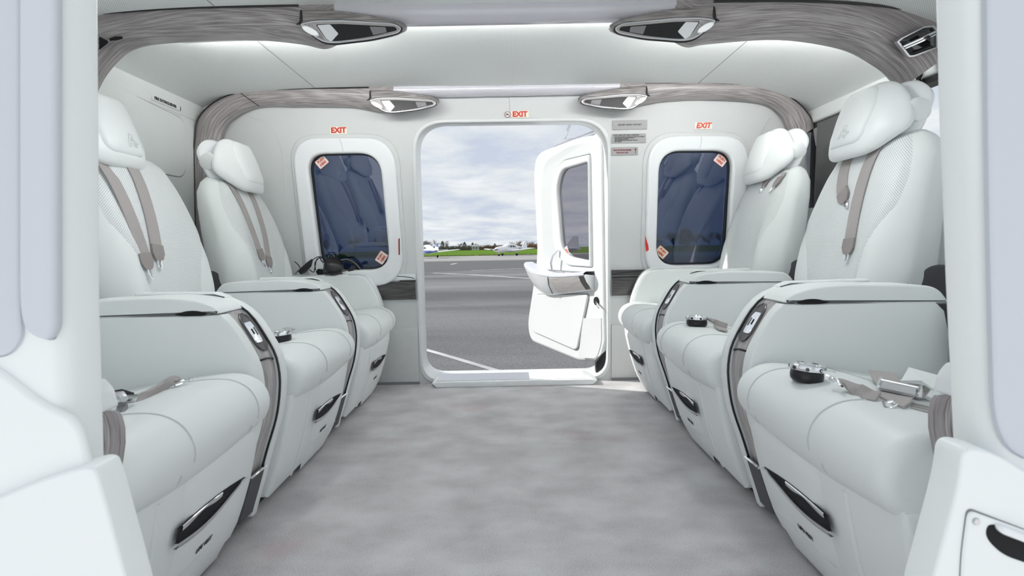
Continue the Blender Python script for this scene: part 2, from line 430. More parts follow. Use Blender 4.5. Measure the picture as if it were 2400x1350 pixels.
mb.tube(crom([(1.20, ywall(1.27)-.001, 1.215), (1.155, ywall(1.2)-.001, 1.14), (1.135, ywall(1.1)-.001, 1.05), (1.13, ywall(.9)-.001, .9)], 8), .0014, 5)
obj('padding_seam', mb, M_seam, wf)
# windows
def window(n, outer, inner, cxs, label):
    w = struct(link('window_%d' % n, curve_mesh('pane', [grow(inner, .012)], .004, M_glass, wallM(-.022))), label)
    link('window_frame', curve_mesh('window_frame', [outer, inner], .040, M_plastic, wallM(.006), bevel=.012, res=4), w)
    link('window_flange', curve_mesh('window_flange', [grow(outer, .018), grow(outer, -.01)], .012, M_wallgrey, wallM(.001), bevel=.005), w)
    link('window_seal', curve_mesh('window_seal', [grow(inner, .006), grow(inner, -.006)], .012, M_black, wallM(-.014)), w)
    mb = MB()
    for (xa, za, xb, zb) in cxs:
        mb.tube([Vector((lerp(xa, xb, k/6)+.004*math.sin(PI*k/6), ywall(lerp(za, zb, k/6)), lerp(za, zb, k/6)))+WN*.0262 for k in range(7)], .0015, 5)
    obj('frame_joint', mb, M_seam, w)
    return w
window(1, FL, GL, [(-.765, 1.160, -.752, 1.096)], 'blue tinted window left of the open doorway')
window(2, FR, GR, [(.880, 1.138, .872, 1.076), (.815, .545, .812, .485)], 'blue tinted window right of the open doorway')

# sill
s = MB().prism([(-.355, .0), (.375, .0), (.395, .020), (.36, .026), (-.35, .026), (-.375, .020)], 2.50, 2.70, .004)
s = obj('trim_2', s, M_plastic, smooth=True); struct(s, 'white gloss sill plate across the bottom of the doorway')
for x0, x1 in ((-.355, .08), (.20, .345)):
    mb = MB().box(x0, 2.52, .0262, x1, 2.66, .0275); obj('sill_plate', mb, M_alu if x0 < 0 else M_panel, s, smooth=False)

# ceiling
CXS = [-1.40, -1.30, -1.15, -.9, -.5, 0, .5, .9, 1.1, 1.25, 1.37]
CZS = [1.310, 1.337, 1.357, 1.369, 1.371, 1.366, 1.364, 1.358, 1.338, 1.29, 1.232]
prof = crom(list(zip(CXS, CZS)), 5)
def cz(x): return interp(x, [p[0] for p in prof], [p[1] for p in prof])
mb = MB(); ny = 30
mb.grid([[(x, lerp(.55, 2.50, k/ny), z) for x, z in prof] for k in range(ny+1)])
mb.box(-1.50, .55, 1.46, 1.50, 2.62, 1.50)
ceil = struct(obj('ceiling', mb, M_ceil, recalc=False), 'white perforated leather headliner')
for sx in (-1, 1):
    mb = MB().tube([(sx*.85, y, cz(sx*.85)-.0003) for y in (.6, 1.2, 1.8, 2.45)], .0012, 5)
    obj('headliner_seam', mb, M_mid, ceil)

# left bulkhead wall
mb = MB().box(-1.46, .55, -.05, -1.395, 2.60, 1.42)
wl = struct(obj('wall_left', mb, M_panel, smooth=False), 'smooth white bulkhead wall behind the left seats')
LM = frame((-1.394, 0, 0), (0, 1, 0), (0, 0, 1))                      # plate on the left wall: (y, z)
hatch = fillet([(.9, .60), (2.19, .965), (2.315, .985), (2.325, 1.222), (.9, 1.300)], [.02, .05, .05, .055, .02], 8)
hatch = fillet([(1.2, .965), (2.318, .972), (2.326, 1.224), (1.2, 1.290)], [.02, .06, .06, .02], 8)
link('hatch_gap', curve_mesh('hatch_gap', [grow(hatch, .0022)], .003, M_mid, LM), wl)
link('hatch_panel', curve_mesh('hatch_panel', [hatch], .008, M_panel, LM, bevel=.003), wl)
# paler lining band between wall and headliner
mb = MB().grid([[(-1.392, y, 1.325), (-1.386, y, 1.300), (-1.388, y, 1.262), (-1.393, y, 1.240)] for y in (.6, 1.5, 2.44)])
obj('cove_strip', mb, M_panel, wl)

# right side: low wall, top rail, dark pillar, tinted panes to the cockpit
mb = MB().box(1.375, .55, -.05, 1.43, 2.60, .80)
wr = struct(obj('wall_right', mb, M_panel, smooth=False), 'low white wall behind the right seats')
rail = MB().prism(fillet([(1.36, 1.236), (1.352, 1.175), (1.40, 1.165), (1.41, 1.245)], .012, 4), .60, 2.47, .004)
rail = struct(obj('trim_3', rail, M_panel), 'white rail along the top of the right side of the cabin')
mb = MB().box(1.358, .6, 1.150, 1.41, 2.48, 1.168); obj('rubber_seal', mb, M_black, rail, smooth=False)
def quadplate(name, pts, th, m, parent=None, smooth=False):
    """thin solid plate out of coplanar world points"""
    q = [Vector(p) for p in pts]; n = (q[1]-q[0]).cross(q[2]-q[1]).normalized()*th
    k = len(q); mbq = MB().add([p for p in q]+[p+n for p in q], [tuple(range(k)), tuple(range(2*k-1, k-1, -1))]+[(i, (i+1) % k, k+(i+1) % k, k+i) for i in range(k)])
    return obj(name, mbq, m, parent, smooth=smooth)
quadplate('dark_pillar', [(1.372, 2.16, 1.16), (1.372, 2.33, 1.16), (1.372, 2.37, .80), (1.372, 2.20, .80)], .03, M_pill, rail).name = 'pillar'
quadplate('pillar_cover', [(1.366, 2.02, 1.16), (1.366, 2.40, 1.16), (1.366, 2.38, 1.07), (1.366, 1.98, 1.06)], .004, M_pillc, rail)
quadplate('cockpit_pane', [(1.40, 2.05, 1.16), (1.40, 2.55, 1.16), (1.40, 2.55, .80), (1.40, 2.05, .80)], .004, M_glassc, rail)

# wood beams
def beam(pairs, yc, wd, name, label, endcap=False):
    pr = crom(pairs, 6); mb = MB(); rows = []
    for ox, oz, ix, iz in pr:
        O, I = Vector((ox, oz)), Vector((ix, iz)); d = O-I
        n = d.normalized()
        cols = [(O+n*.004, -.030), (lerp(O, I, .25), -.034), (lerp(O, I, .55), -.030), (lerp(O, I, .85), -.016), (I, .0), (I-n*.002, .02), (I+n*.006, wd*.7), (O+n*.004, wd)]
        rows.append([(q.x, yc+dy, q.y) for q, dy in cols])
    mb.grid(rows, closed=False)
    if endcap:
        for r in (rows[0], rows[-1]): mb.add(r, [tuple(range(len(r)))])
    return struct(obj(name, mb, M_wood, angle=60), label)
NL = [(-1.392, .80, -1.300, .80), (-1.392, 1.06, -1.295, 1.06), (-1.388, 1.20, -1.268, 1.165), (-1.345, 1.325, -1.205, 1.250), (-1.25, 1.352, -1.125, 1.294), (-1.0, 1.367, -.95, 1.305), (-.80, 1.37, -.78, 1.304), (-.64, 1.37, -.64, 1.288), (-.56, 1.37, -.56, 1.272), (-.5, 1.37, -.5, 1.30)]
FLp = [(-1.395, .55, -1.308, .55), (-1.395, 1.02, -1.308, 1.036), (-1.393, 1.134, -1.297, 1.151), (-1.358, 1.268, -1.257, 1.237), (-1.206, 1.355, -1.13, 1.302), (-.937, 1.369, -.938, 1.304), (-.72, 1.369, -.72, 1.298), (-.64, 1.369, -.64, 1.286), (-.56, 1.37, -.56, 1.272), (-.5, 1.37, -.5, 1.30)]
FRp = [(.5, 1.365, .5, 1.30), (.56, 1.365, .56, 1.274), (.64, 1.365, .64, 1.286), (.72, 1.364, .72, 1.297), (.888, 1.362, .887, 1.301), (1.137, 1.338, 1.136, 1.281), (1.27, 1.282, 1.231, 1.228), (1.342, 1.206, 1.268, 1.16), (1.358, 1.15, 1.28, 1.10)]
NR = [(.5, 1.362, .5, 1.29), (.56, 1.36, .56, 1.256), (.633, 1.358, .633, 1.264), (.85, 1.355, .85, 1.273), (1.04, 1.343, 1.04, 1.241), (1.20, 1.318, 1.141, 1.188), (1.32, 1.272, 1.185, 1.150), (1.36, 1.238, 1.205, 1.118)]
YN, YF = 1.61, 2.42
bnl = beam(NL, YN, .10, 'trim_4', 'curved grey oak beam under the headliner, nearer the camera on the left')
bfl = beam(FLp, YF, .04, 'trim_5', 'grey oak beam arching over the left window')
bfr = beam(FRp, YF, .04, 'trim_6', 'grey oak beam arching over the right window')
bnr = beam(NR, YN, .10, 'trim_7', 'curved grey oak beam under the headliner, nearer the camera on the right', endcap=True)
# black edge line where each beam meets the headliner
for b_, pr, yc in ((bnl, NL, YN), (bfl, FLp, YF), (bfr, FRp, YF), (bnr, NR, YN)):
    mb = MB().tube([(q[0], yc-.034, q[1]-.001) for q in crom(pr, 6) if abs(q[0]) > .60], .0032 if yc == YN else .0025, 6); obj('edge_gasket', mb, M_black, b_)
# joints across the beams
def beam_joint(b_, pr, yc, x):
    q = min(crom(pr, 12), key=lambda q: abs(q[0]-x))
    O, I = Vector((q[0], q[1])), Vector((q[2], q[3]))
    mb = MB().tube([(lerp(O, I, t).x, yc+d-.0008, lerp(O, I, t).y) for t, d in ((0, -.03), (.25, -.034), (.55, -.030), (.85, -.016), (1, 0))], .0016, 5); obj('joint', mb, M_black, b_)
beam_joint(bfl, FLp, YF, -1.19)
# gloss strips between the overhead consoles
strips = {}
for n_, yc, z0, z1 in (('trim_8', YN, 1.318, 1.356), ('trim_9', YF, 1.330, 1.356)):
    mb = MB(); rows = []
    for k in range(25):
        x = lerp(-.503, .503, k/24); rows.append([(x, yc-.03, cz(x)+.004), (x, yc-.034, lerp(z1, z0, .1)), (x, yc-.028, lerp(z1, z0, .5)), (x, yc-.012, lerp(z1, z0, .9)), (x, yc+.01, z0), (x, yc+.06, cz(x)+.002)])
    mb.grid(rows); strips[n_] = obj(n_, mb, M_strip, angle=70); struct(strips[n_], 'glossy pale strip joining the %s pair of overhead consoles' % ('nearer' if yc == YN else 'farther'))
# added fill light: hidden glowing strip behind the nearer beam, brightening headliner and seats
M_fill = mat('added_fill_glow', (.9, .9, .9), .4, em=(1, .985, .97), ems=FILL_GLOW)
for b_, pr in ((bnl, NL), (bnr, NR)):
    q_ = [q for q in crom(pr, 6) if .505 < abs(q[0]) < 1.10]
    mb = MB().grid([[(lerp(q[2], q[0], .42), YN+.124, lerp(q[3], q[1], .42)), (lerp(q[2], q[0], .80), YN+.099, lerp(q[3], q[1], .80))] for q in q_])
    tr_ = MB().grid([[(lerp(q[2], q[0], .38), YN+.126, lerp(q[3], q[1], .38)), (lerp(q[2], q[0], .36), YN+.088, lerp(q[3], q[1], .36)), (lerp(q[2], q[0], .80), YN+.092, lerp(q[3], q[1], .80))] for q in q_])
    obj('fill_shield', tr_, M_panel, b_)  # added shield that stops the fill shining downwards
    obj('fill_strip', mb, M_fill, b_, recalc=False)
xs_ = [lerp(-.49, .49, k/10) for k in range(11)]
obj('fill_shield', MB().grid([[(x, YN+.066, 1.343), (x, YN+.045, 1.340), (x, YN+.046, 1.3635)] for x in xs_]), M_panel, strips['trim_8'])
obj('fill_strip', MB().grid([[(x, YN+.064, 1.346), (x, YN+.050, 1.3625)] for x in xs_]), M_fill, strips['trim_8'], recalc=False)  # same added fill, hidden behind the middle strip
# black vent slots in the left beam, dark glossy vent in the right beam
mb = MB().tube([P(258, 93, 1.572), P(272, 90, 1.572), P(286, 88, 1.574)], [.004, .0055, .004], 8); obj('slot', mb, M_gap, bnl)
quadplate('slot', [P(232, 86, 1.572), P(250, 95, 1.574), P(251, 101, 1.576), P(232, 116, 1.578)], .004, M_gap, bnl)
vent = thing('air_vent', 'dark glossy air vent in the end of the right-hand oak beam', 'vent', P(2150, 100, 1.56))
vl = vent.location
vo = [P(2100, 98, 1.556)-vl, P(2110, 90, 1.552)-vl, P(2165, 62, 1.545)-vl, P(2186, 60, 1.545)-vl, P(2196, 70, 1.55)-vl, P(2196, 112, 1.566)-vl, P(2140, 133, 1.570)-vl, P(2128, 134, 1.570)-vl]
n_v = (vo[2]-vo[0]).cross(vo[6]-vo[0]).normalized()
if n_v.y > 0: n_v = -n_v
mb = MB(); c_ = sum(vo, Vector())/len(vo)
ring0 = [tuple(p+n_v*-.012) for p in vo]; ring1 = [tuple(p+n_v*.004) for p in vo]; ring2 = [tuple(lerp(p, c_, .1)+n_v*.004) for p in vo]; ring3 = [tuple(lerp(p, c_, .14)-n_v*.004) for p in vo]
mb.grid([ring0, ring1, ring2, ring3], closed=True); obj('bezel', mb, M_alu, vent, angle=30)
mb = MB(); ringa = [tuple(lerp(p, c_, .1)-n_v*.003) for p in vo]; ringb = [tuple(lerp(p, c_, .45)+n_v*.006) for p in vo]
mb.grid([ringa, ringb], closed=True); mb.add(ringb, [tuple(range(len(vo)))]); obj('vent_flap', mb, M_blackg, vent, angle=20)
for a_, b2, rr in ((0.18, .75, .0022), (.30, .85, .0016)):
    q0, q1 = lerp(vo[0], vo[6], a_+.15), lerp(vo[3], vo[5], a_+.1)
    mb = MB().tube([q0+n_v*.006, lerp(q0, q1, .5)+n_v*.010, q1+n_v*.006], rr*1.6, 6); obj('louvre', mb, M_chrome, vent)
# knob on the headliner
mb = MB().lathe([(.0, -.012), (.010, -.012), (.012, -.008), (.012, 0)], (0, 0, 0), (.35, 0, .94), 20)
kx = 1.30; ko = obj('headliner_knob', mb, M_black, None, loc=(1.262, 1.80, cz(1.262)-.002))
tag(ko, 'small round black knob on the headliner above the right seats', 'knob')
mb = MB().lathe([(0, -.0125), (.0025, -.0125), (.0025, -.0118), (0, -.0118)], (0, 0, 0), (.35, 0, .94), 10); obj('screw', mb, M_alu, ko)

# overhead consoles
def q2(lst): return [((x-822)*.001234, (62-y)*.001234) for x, y in lst]
def overhead(label, xc, yc, zc, sx, watts=0, group='overhead consoles'):
    t = thing('overhead_console', label, 'console', (xc, yc, zc), group)
    key = sx
    def m2(l): return [(sx*x, z) for x, z in q2(l)]
    fnp = lambda a, y, z: (a, y, z+.45*(y+.012))
    if (key, 'h') not in cache:
        hs = fillet(m2([(702, 22), (706, 48), (694, 57), (720, 76), (757, 104), (790, 106), (870, 99), (925, 88), (950, 76), (948, 62), (925, 50), (870, 37), (790, 24)]), [.002, .01, .008, .01, .02, .02, .02, .02, .012, .014, .03, .04, .04], 5)
        cache[key, 'h'] = MB().prism(hs, -.012, .034, .006, fn=fnp).mesh('housing', M_woodo)
        FM = frame((0, -.0125, 0), (1, 0, 0), (0, 0, 1))
        bz = fillet(m2([(703, 57), (735, 49), (800, 49), (925, 59), (943, 70), (935, 82), (870, 95), (785, 103), (757, 99), (720, 74)]), [.01, .02, .01, .02, .01, .015, .02, .02, .015, .02], 5)
        op = fillet(m2([(742, 58), (800, 58), (928, 67), (932, 75), (870, 89), (776, 100), (764, 90)]), [.006, .006, .008, .006, .03, .01, .02], 5)
        cache[key, 'g'] = curve_mesh('bezel_gap', [grow(bz, .004)], .002, M_black, FM)
        cache[key, 'b'] = curve_mesh('bezel', [bz, op], .010, M_woodl, FM, bevel=.002)
        cache[key, 'r'] = curve_mesh('bezel_rim', [grow(bz, .001), grow(bz, -.0045)], .0125, M_alu, FM, bevel=.0015)
        cache[key, 'd'] = curve_mesh('vent_opening', [grow(op, .002)], .003, M_black, frame((0, -.0150, 0), (1, 0, 0), (0, 0, 1)))
        we = fillet(m2([(745, 60), (776, 59), (795, 81), (777, 100), (766, 92)]), .004, 4)
        cache[key, 'w'] = curve_mesh('lens', [we], .006, M_plastic, frame((0, -.016, 0), (1, 0, 0), (0, 0, 1)), bevel=.001)
        gs = fillet(m2([(868, 66), (905, 68), (908, 80), (876, 86)]), .003, 3)
        cache[key, 's'] = curve_mesh('slat', [gs], .005, M_mid, frame((0, -.016, 0), (1, 0, 0), (0, 0, 1)))
        ov = [(sx*((730-822)*.001234+.026*math.cos(a)*math.cos(-.5)-.0085*math.sin(a)*math.sin(-.5)), (62-74)*.001234+.026*math.cos(a)*math.sin(-.5)+.0085*math.sin(a)*math.cos(-.5)) for a in [2*PI*k/24 for k in range(24)]]
        cache[key, 'l'] = curve_mesh('reading_light', [ov], .004, M_lens, frame((0, -.0185, 0), (1, 0, 0), (0, 0, 1)), bevel=.001)
        cache[key, 'lr'] = curve_mesh('light_ring', [grow(ov, .002), grow(ov, -.001)], .005, M_chrome, frame((0, -.0185, 0), (1, 0, 0), (0, 0, 1)))
        cut = MB().tube([(sx*(707-822)*.001234, -.0125, .049), (sx*(709-822)*.001234, -.0135, .018), (sx*(696-822)*.001234, -.0135, .007)], .0022, 6)
        cache[key, 'c'] = cut.mesh('joint', M_black)
    link('housing', cache[key, 'h'], t)
    link('bezel_gap', cache[key, 'g'], t)
    b = link('bezel', cache[key, 'b'], t); link('bezel_rim', cache[key, 'r'], b)
    d = link('vent_opening', cache[key, 'd'], t); link('lens', cache[key, 'w'], d); link('slat', cache[key, 's'], d)
    l = link('reading_light', cache[key, 'l'], t); link('light_ring', cache[key, 'lr'], l)
    link('joint', cache[key, 'c'], t)
    if watts:
        la = bpy.data.lights.new('fill_spot', 'SPOT'); la.energy = watts; la.shadow_soft_size = .07; la.spot_size = math.radians(150); la.spot_blend = .9; la.color = (.97, .98, 1)  # added fill for the near seats, set in front of the reading light
        lo = bpy.data.objects.new('fill_spot', la); C.objects.link(lo); lo.parent = t; lo.location = (sx*(730-822)*.001234, -.075, (62-74)*.001234)
        lo.rotation_euler = Vector((-sx*.30, -.62, -.72)).to_track_quat('-Z', 'Y').to_euler()
    return t
cache = {}
p = P(822, 62, 1.56); overhead('oak overhead console with vent, nearer the camera on the left', p.x, 1.57, p.z, 1, 4.5)
p = P(1559, 58, 1.56); overhead('oak overhead console with vent, nearer the camera on the right', p.x, 1.57, p.z, -1, 4.5)
p = P(944, 238, 2.37); overhead('oak overhead console with vent, farther away above and left of the doorway', p.x, 2.38, p.z, 1)
p = P(1440, 231, 2.37); overhead('oak overhead console with vent, farther away above and right of the doorway', p.x, 2.38, p.z, -1)

# near door pillars on both sides of the camera's opening
def pillar(name, sx, label, edge):
    """edge: (z, a) of the inner edge at y=.60; plan section swept up"""
    zs = [-.30, -.05, .05, .12, .2, .29, .36, .42, .6, .8, 1.0, 1.2, 1.45]
    mb = MB(); rows = []
    for z in zs:
        a = interp(z, [e_[0] for e_ in edge], [e_[1] for e_ in edge])
        sec = fillet([(a, .602), (a+.001, .585), (a+.006, .566), (a+.016, .556), (a+.30, .556), (a+.30, .63)], [.004, .01, .008, .006, .002, .002], 4)
        rows.append([(sx*q[0], q[1], z) for q in sec])
    mb.grid(rows, closed=True, cap=True)
    return struct(obj(name, mb, M_jamb, angle=50), label)
# left
def edge_of(lst):
    r = [P(px, py, .602) for px, py in lst]; r = [(w_.z, abs(w_.x)) for w_ in r]; return sorted(r)
e_l = [(-.3, .385)]+edge_of([(233, 0), (235, 600), (238, 850), (246, 1075), (262, 1120), (320, 1350)])
pl = pillar('trim_10', -1, 'white door pillar filling the left edge of the view', e_l)
def L_(px, py, y=.55): w_ = P(px, py, y); return (w_.x, w_.z)
pad = fillet([L_(138, -160), L_(138, 770), L_(122, 798), L_(72, 785), L_(52, 735), L_(52, -160)], [.001, .006, .008, .03, .03, .001], 6)
obj('pad_gap', MB().prism([(x_, z_) for x_, z_ in fillet([L_(120, -160), L_(120, 772), L_(118, 802), L_(66, 790), L_(46, 735), L_(46, -160)], [.001, .006, .006, .03, .03, .001], 6)], .558, .5548, .0005), M_groove, pl)
obj('door_seal_pad', MB().prism(pad, .558, .544, .006, n=5), M_jamb2, pl, angle=12)
obj('middle_moulding', MB().prism(fillet([L_(-60, 840), L_(0, 868), L_(95, 945), L_(182, 982), L_(215, 1120), L_(-60, 1210)], [0, .03, .05, .02, .02, 0], 6), .560, .5485, .006, n=5), M_jamb, pl, angle=10)
low = [L_(-60, 1190), L_(0, 1163), L_(130, 1108), L_(236, 1078), L_(252, 1110), L_(330, 1400), (-.36, -.3), (-.72, -.3)]
obj('lower_moulding', MB().prism(fillet(low, [0, .05, .05, .015, .03, .02, 0, 0], 8), .575, .538, .004, n=5), M_jamb, pl, angle=10)
# right
e_r = [(-.3, .44)]+edge_of([(2190, 0), (2200, 350), (2210, 600), (2222, 850), (2232, 1035), (2222, 1100), (2190, 1250), (2150, 1350)])
pr_ = pillar('trim_11', 1, 'white door pillar filling the right edge of the view', e_r)
low = [L_(2234, 1036), L_(2310, 1050), L_(2400, 1108), L_(2520, 1160), (.72, -.3), (.42, -.3), L_(2150, 1400), L_(2226, 1120)]
obj('lower_moulding', MB().prism(fillet(low, [.015, .05, .05, 0, 0, 0, .02, .03], 8), .575, .538, .004, n=5), M_jamb, pr_, angle=10)
obj('outer_shade_panel', MB().prism(fillet([(.80, 1.45), L_(2312, -60), L_(2318, 500), L_(2332, 1030), L_(2430, 1100), (.80, .45)], [0, 0, .1, .05, .05, 0], 6), .5575, .550, .006), M_jamb2, pr_)  # no separate panel here: a sheet standing in for the pillar's soft shading
obj('outer_shade_panel', MB().prism(fillet([(-.80, 1.1), L_(42, -160), L_(42, 735), L_(50, 800), L_(0, 850), (-.80, .62)], [0, 0, .03, .03, .03, 0], 6), .5575, .552, .005), M_jamb2, pl)
def R_(px, py, y=.538): q = P(px, py, y); return (q.x, q.z)
pan = fillet([R_(2265, 1192), R_(2300, 1205), R_(2480, 1270), R_(2480, 1480), R_(2245, 1480), R_(2250, 1300)], [.008, .012, 0, 0, 0, .02], 6)
obj('handle_panel_gap', MB().prism(grow(pan, .0018), .539, .5365, .001), M_mid, pr_)
obj('handle_panel', MB().prism(pan, .539, .5335, .0025), M_jamb, pr_)
hp = fillet([R_(2312, 1232, .5335), R_(2330, 1228, .5335), R_(2480, 1290, .5335), R_(2480, 1345, .5335), R_(2350, 1300, .5335), R_(2310, 1262, .5335)], [.006, .006, 0, 0, .01, .012], 6)
obj('handle_recess', MB().prism(hp, .5340, .5326, .0003), M_gap, pr_)
hd = fillet([R_(2328, 1228, .5328), R_(2345, 1228, .5328), R_(2480, 1283, .5328), R_(2480, 1300, .5328), R_(2335, 1245, .5328)], [.004, .004, 0, 0, .008], 5)
obj('handle', MB().prism(hd, .5335, .5275, .002), M_plastic, pr_)
q = P(2287, 1222, .5333)
obj('screw', MB().lathe([(0, -.002), (.0030, -.002), (.0036, -.0012), (.0036, .001)], tuple(q), (0, 1, 0), 16), M_alu, pr_)

# ------------------------------------------------------------------ seats
A0 = .85                                                              # seat origin: distance of its base from the aisle's middle
HWC = .236                                                            # half a cushion
def ribbon(mb, path, wdir, w, th=.0028):
    """flat band: path points, per-point width direction, width, thickness"""
    rows = []; N = len(path)
    for i, p in enumerate(path):
        p = Vector(p); d = (Vector(path[min(i+1, N-1)])-Vector(path[max(i-1, 0)])).normalized()
        wv = Vector(wdir[i] if isinstance(wdir, list) else wdir); wv = (wv-d*wv.dot(d)).normalized(); n = d.cross(wv)
        wi = w[i] if isinstance(w, list) else w
        rows.append([tuple(p+wv*wi/2*a+n*th/2*b) for a, b in ((-1, -1), (-.98, 1), (0, 1.05), (.98, 1), (1, -1), (0, -1))])
    mb.grid(rows, closed=True, cap=True); return mb
CUSH = crom([(1.06, .252), (.80, .262), (.60, .268), (.548, .282), (.527, .312), (.529, .346), (.552, .374), (.60, .388), (.70, .379), (.88, .348), (1.06, .325)], 5, closed=True)
def cush_top(a): return interp(a, [.529, .552, .60, .70, .88, 1.06], [.346, .374, .388, .379, .348, .325])
BASE_Z = [0.0, .02, .06, .10, .15, .20, .25, .29]
BASE_A = [.630, .626, .606, .592, .577, .566, .556, .552]
def base_a(z): return interp(z, BASE_Z, BASE_A)
BZ = [.33, .43, .53, .63, .73, .82, .88, .925, .950, .960]
BA = [1.000, .978, .980, .998, 1.022, 1.050, 1.075, 1.103, 1.138, 1.170]
BH = [.205, .226, .236, .234, .226, .212, .194, .165, .118, .055]
BBOL = [.2, .8, 1, .9, .5, .2, .05, 0, 0, 0]
def back_front(w, z):
    a = interp(z, [p[0] for p in BC], [p[1] for p in BC])
    bol = interp(z, BZ, BBOL)*.030*math.exp(-((abs(w)-.74)/.20)**2)
    er = interp(z, BZ, [1, 1, 1, 1, 1, 1, .95, .7, .35, .08])
    return a+(.022*w*w+.055*(1-math.sqrt(max(0, 1-min(abs(w), 1)**5))))*er-bol
BC = crom(list(zip(BZ, BA)), 5); BHs = crom(list(zip(BZ, BH)), 5)
def back_hw(z): return interp(z, [p[0] for p in BHs], [p[1] for p in BHs])
def back_pt(y, z, d):
    w = max(-1, min(1, y/back_hw(z))); return (back_front(w, z)-d, y, z)

HEAD = fillet([(-.090, .112), (.090, .112), (.145, .045), (.172, -.045), (.088, -.115), (-.088, -.115), (-.172, -.045), (-.145, .045)], [.04, .04, .05, .03, .035, .035, .03, .05], 5)
HEADC = fillet([(-.065, .098), (.065, .098), (.090, .03), (.074, -.082), (-.074, -.082), (-.090, .03)], [.025, .025, .04, .03, .03, .04], 5)

def seat(sx, yc, label, off=0.0, back_shift=0.0, straps=(), near_arm=None, head=(0, 0, 0), group=None, emblem=False):
    A = A0-off
    t = thing('cabin_seat', label, 'seat', (sx*A, yc, 0), group)
    T = lambda a, y, z: (sx*(a-A0), y, z)
    def part(name, key, make, parent=t, loc=None):
        k = (sx, key)
        if k not in cache: cache[k] = make()
        return link(name, cache[k], parent, loc)
    def fn_c(a, y, z):
        wgt = max(0, min(1, (.31-z)/.04))*max(0, min(1, (.75-a)/.1))
        return T(a, y, z-.020*math.cos(PI/2*min(1, abs(y/HWC)))*wgt+.004*math.cos(PI*y/HWC/2)*max(0, min(1, (z-.34)/.04)))
    c = part('cushion', 'cush', lambda: MB().prism(CUSH, -HWC, HWC, .022, n=6, fn=fn_c, mid=9).mesh('cushion', M_leather, angle=60))
    # stitched seams over the cushion
    def seams():
        mb = MB()
        topline = [p for p in CUSH if p[0] < .72 and p[1] > .285]
        topline = sorted(topline, key=lambda p: -math.atan2(p[1]-.30, p[0]-.66))
        for y0, bend in ((-.085, .03), (.150, .018)):
            path = []
            for i, p in enumerate(topline):
                tt = i/(len(topline)-1)
                path.append(fn_c(p[0]-.0006, y0+bend*(1-tt), p[1]+.0006 if p[1] > .34 else p[1]))
            mb.tube(path, .0012, 5)
        mb.tube([fn_c(.722+.02*math.cos(y*9), y, cush_top(.722+.02*math.cos(y*9))+.0012) for y in [lerp(-HWC+.02, HWC-.02, k/20) for k in range(21)]], .0012, 5)
        return mb.mesh('seam', M_seam)
    part('seam', 'seams', seams, c)
    # pedestal
    BP = [(base_a(z), z) for z in [.29, .25, .20, .15, .10, .06, .035, .03]]+[(1.12, .03), (1.12, .29)]
    b = part('pedestal', 'base', lambda: MB().prism(BP, -HWC-.002, HWC+.002, .012, fn=T).mesh('pedestal', M_leather2, angle=30))
    part('plinth', 'plinth', lambda: MB().box(*[q for q in (min(T(.66, 0, 0)[0], T(1.10, 0, 0)[0]), -HWC+.01, 0, max(T(.66, 0, 0)[0], T(1.10, 0, 0)[0]), HWC-.01, .035)]).mesh('plinth', M_black, smooth=False), b)
    def onbase(y, z, d): return T(base_a(z)-d, y, z)
    def front():
        mb = MB(); rows = []
        for k in range(15):
            z = lerp(.268, .008, k/14); y0 = lerp(-.035, -.020, k/14); y1 = lerp(.222, .205, k/14)
            if k > 11: y1 -= .02*(k-11)/3; y0 += .012*(k-11)/3
            rows.append([onbase(lerp(y0, y1, j/10), z, .0 if j in (0, 10) else (.007 if 0 < k < 14 else 0)) for j in range(11)])
        mb.grid(rows); return mb.mesh('front_panel', M_leather2, angle=40)
    fp = part('front_panel', 'front', front)
    def creases():
        mb = MB()
        mb.tube([onbase(lerp(-.11, -.095, k/8), lerp(.26, .03, k/8), .001) for k in range(9)], .004, 8)
        return mb.mesh('side_fold', M_leather2)
    part('side_fold', 'fold', creases, b)
    def zt(s): return .192-.012*s*s+.004*math.sin(PI*s)
    def zb(s): return .158+.026*s**2.2-.012*math.sin(PI*min(1, s*1.05))
    def slot(kind):
        mb = MB(); rows = []
        for k in range(21):
            s_ = k/20; y = lerp(-.052, .178, s_); hi, lo = zt(s_), min(zb(s_), zt(s_)-.002)
            band = min(.0095, (hi-lo)*.38)
            if kind == 'dark': rows.append([onbase(y, hi, .006), onbase(y, hi, .0086), onbase(y, lo+band, .0086), onbase(y, lo+band, .006)])
            elif kind == 'trim': rows.append([onbase(y, lo+band, .007), onbase(y, lo+band, .0135), onbase(y, lerp(lo, lo+band, .5), .0150), onbase(y, lo, .0125), onbase(y, lo, .006)])
            elif .05 <= s_ <= .6: rows.append([onbase(y, hi-.001, .0088), onbase(y, lerp(hi, lo, .06), .0105), onbase(y, lerp(hi, lo, .20+.08*math.sin(s_*14)), .0102), onbase(y, lerp(hi, lo, .26+.08*math.sin(s_*14)), .0088)])
        mb.grid(rows); return mb.mesh(kind, {'dark': M_gap, 'trim': M_alu, 'flap': M_chrome}[kind], angle=30)
    v = part('vent_slot', 'slotd', lambda: slot('dark'), fp)
    part('vent_trim', 'slott', lambda: slot('trim'), fp); part('vent_flap', 'slotf', lambda: slot('flap'), fp)
    part('panel_line', 'pline', lambda: MB().tube([onbase(lerp(-.022, .205, k/10), .088-.006*k/10, .0072) for k in range(11)], .0008, 4).mesh('panel_line', M_seam), fp)
    def lv():
        n = Vector(onbase(0, .15, 1))-Vector(onbase(0, .05, 1)); n.normalize()
        org = onbase(.062, .104, .0082)
        return text_mesh('life_vest_lettering', 'LIFE VEST', .0125, M_ink, frame(org, (0, 1 if sx < 0 else -1, 0), n), bold=.00025)
    part('life_vest_lettering', 'lv', lv, fp)
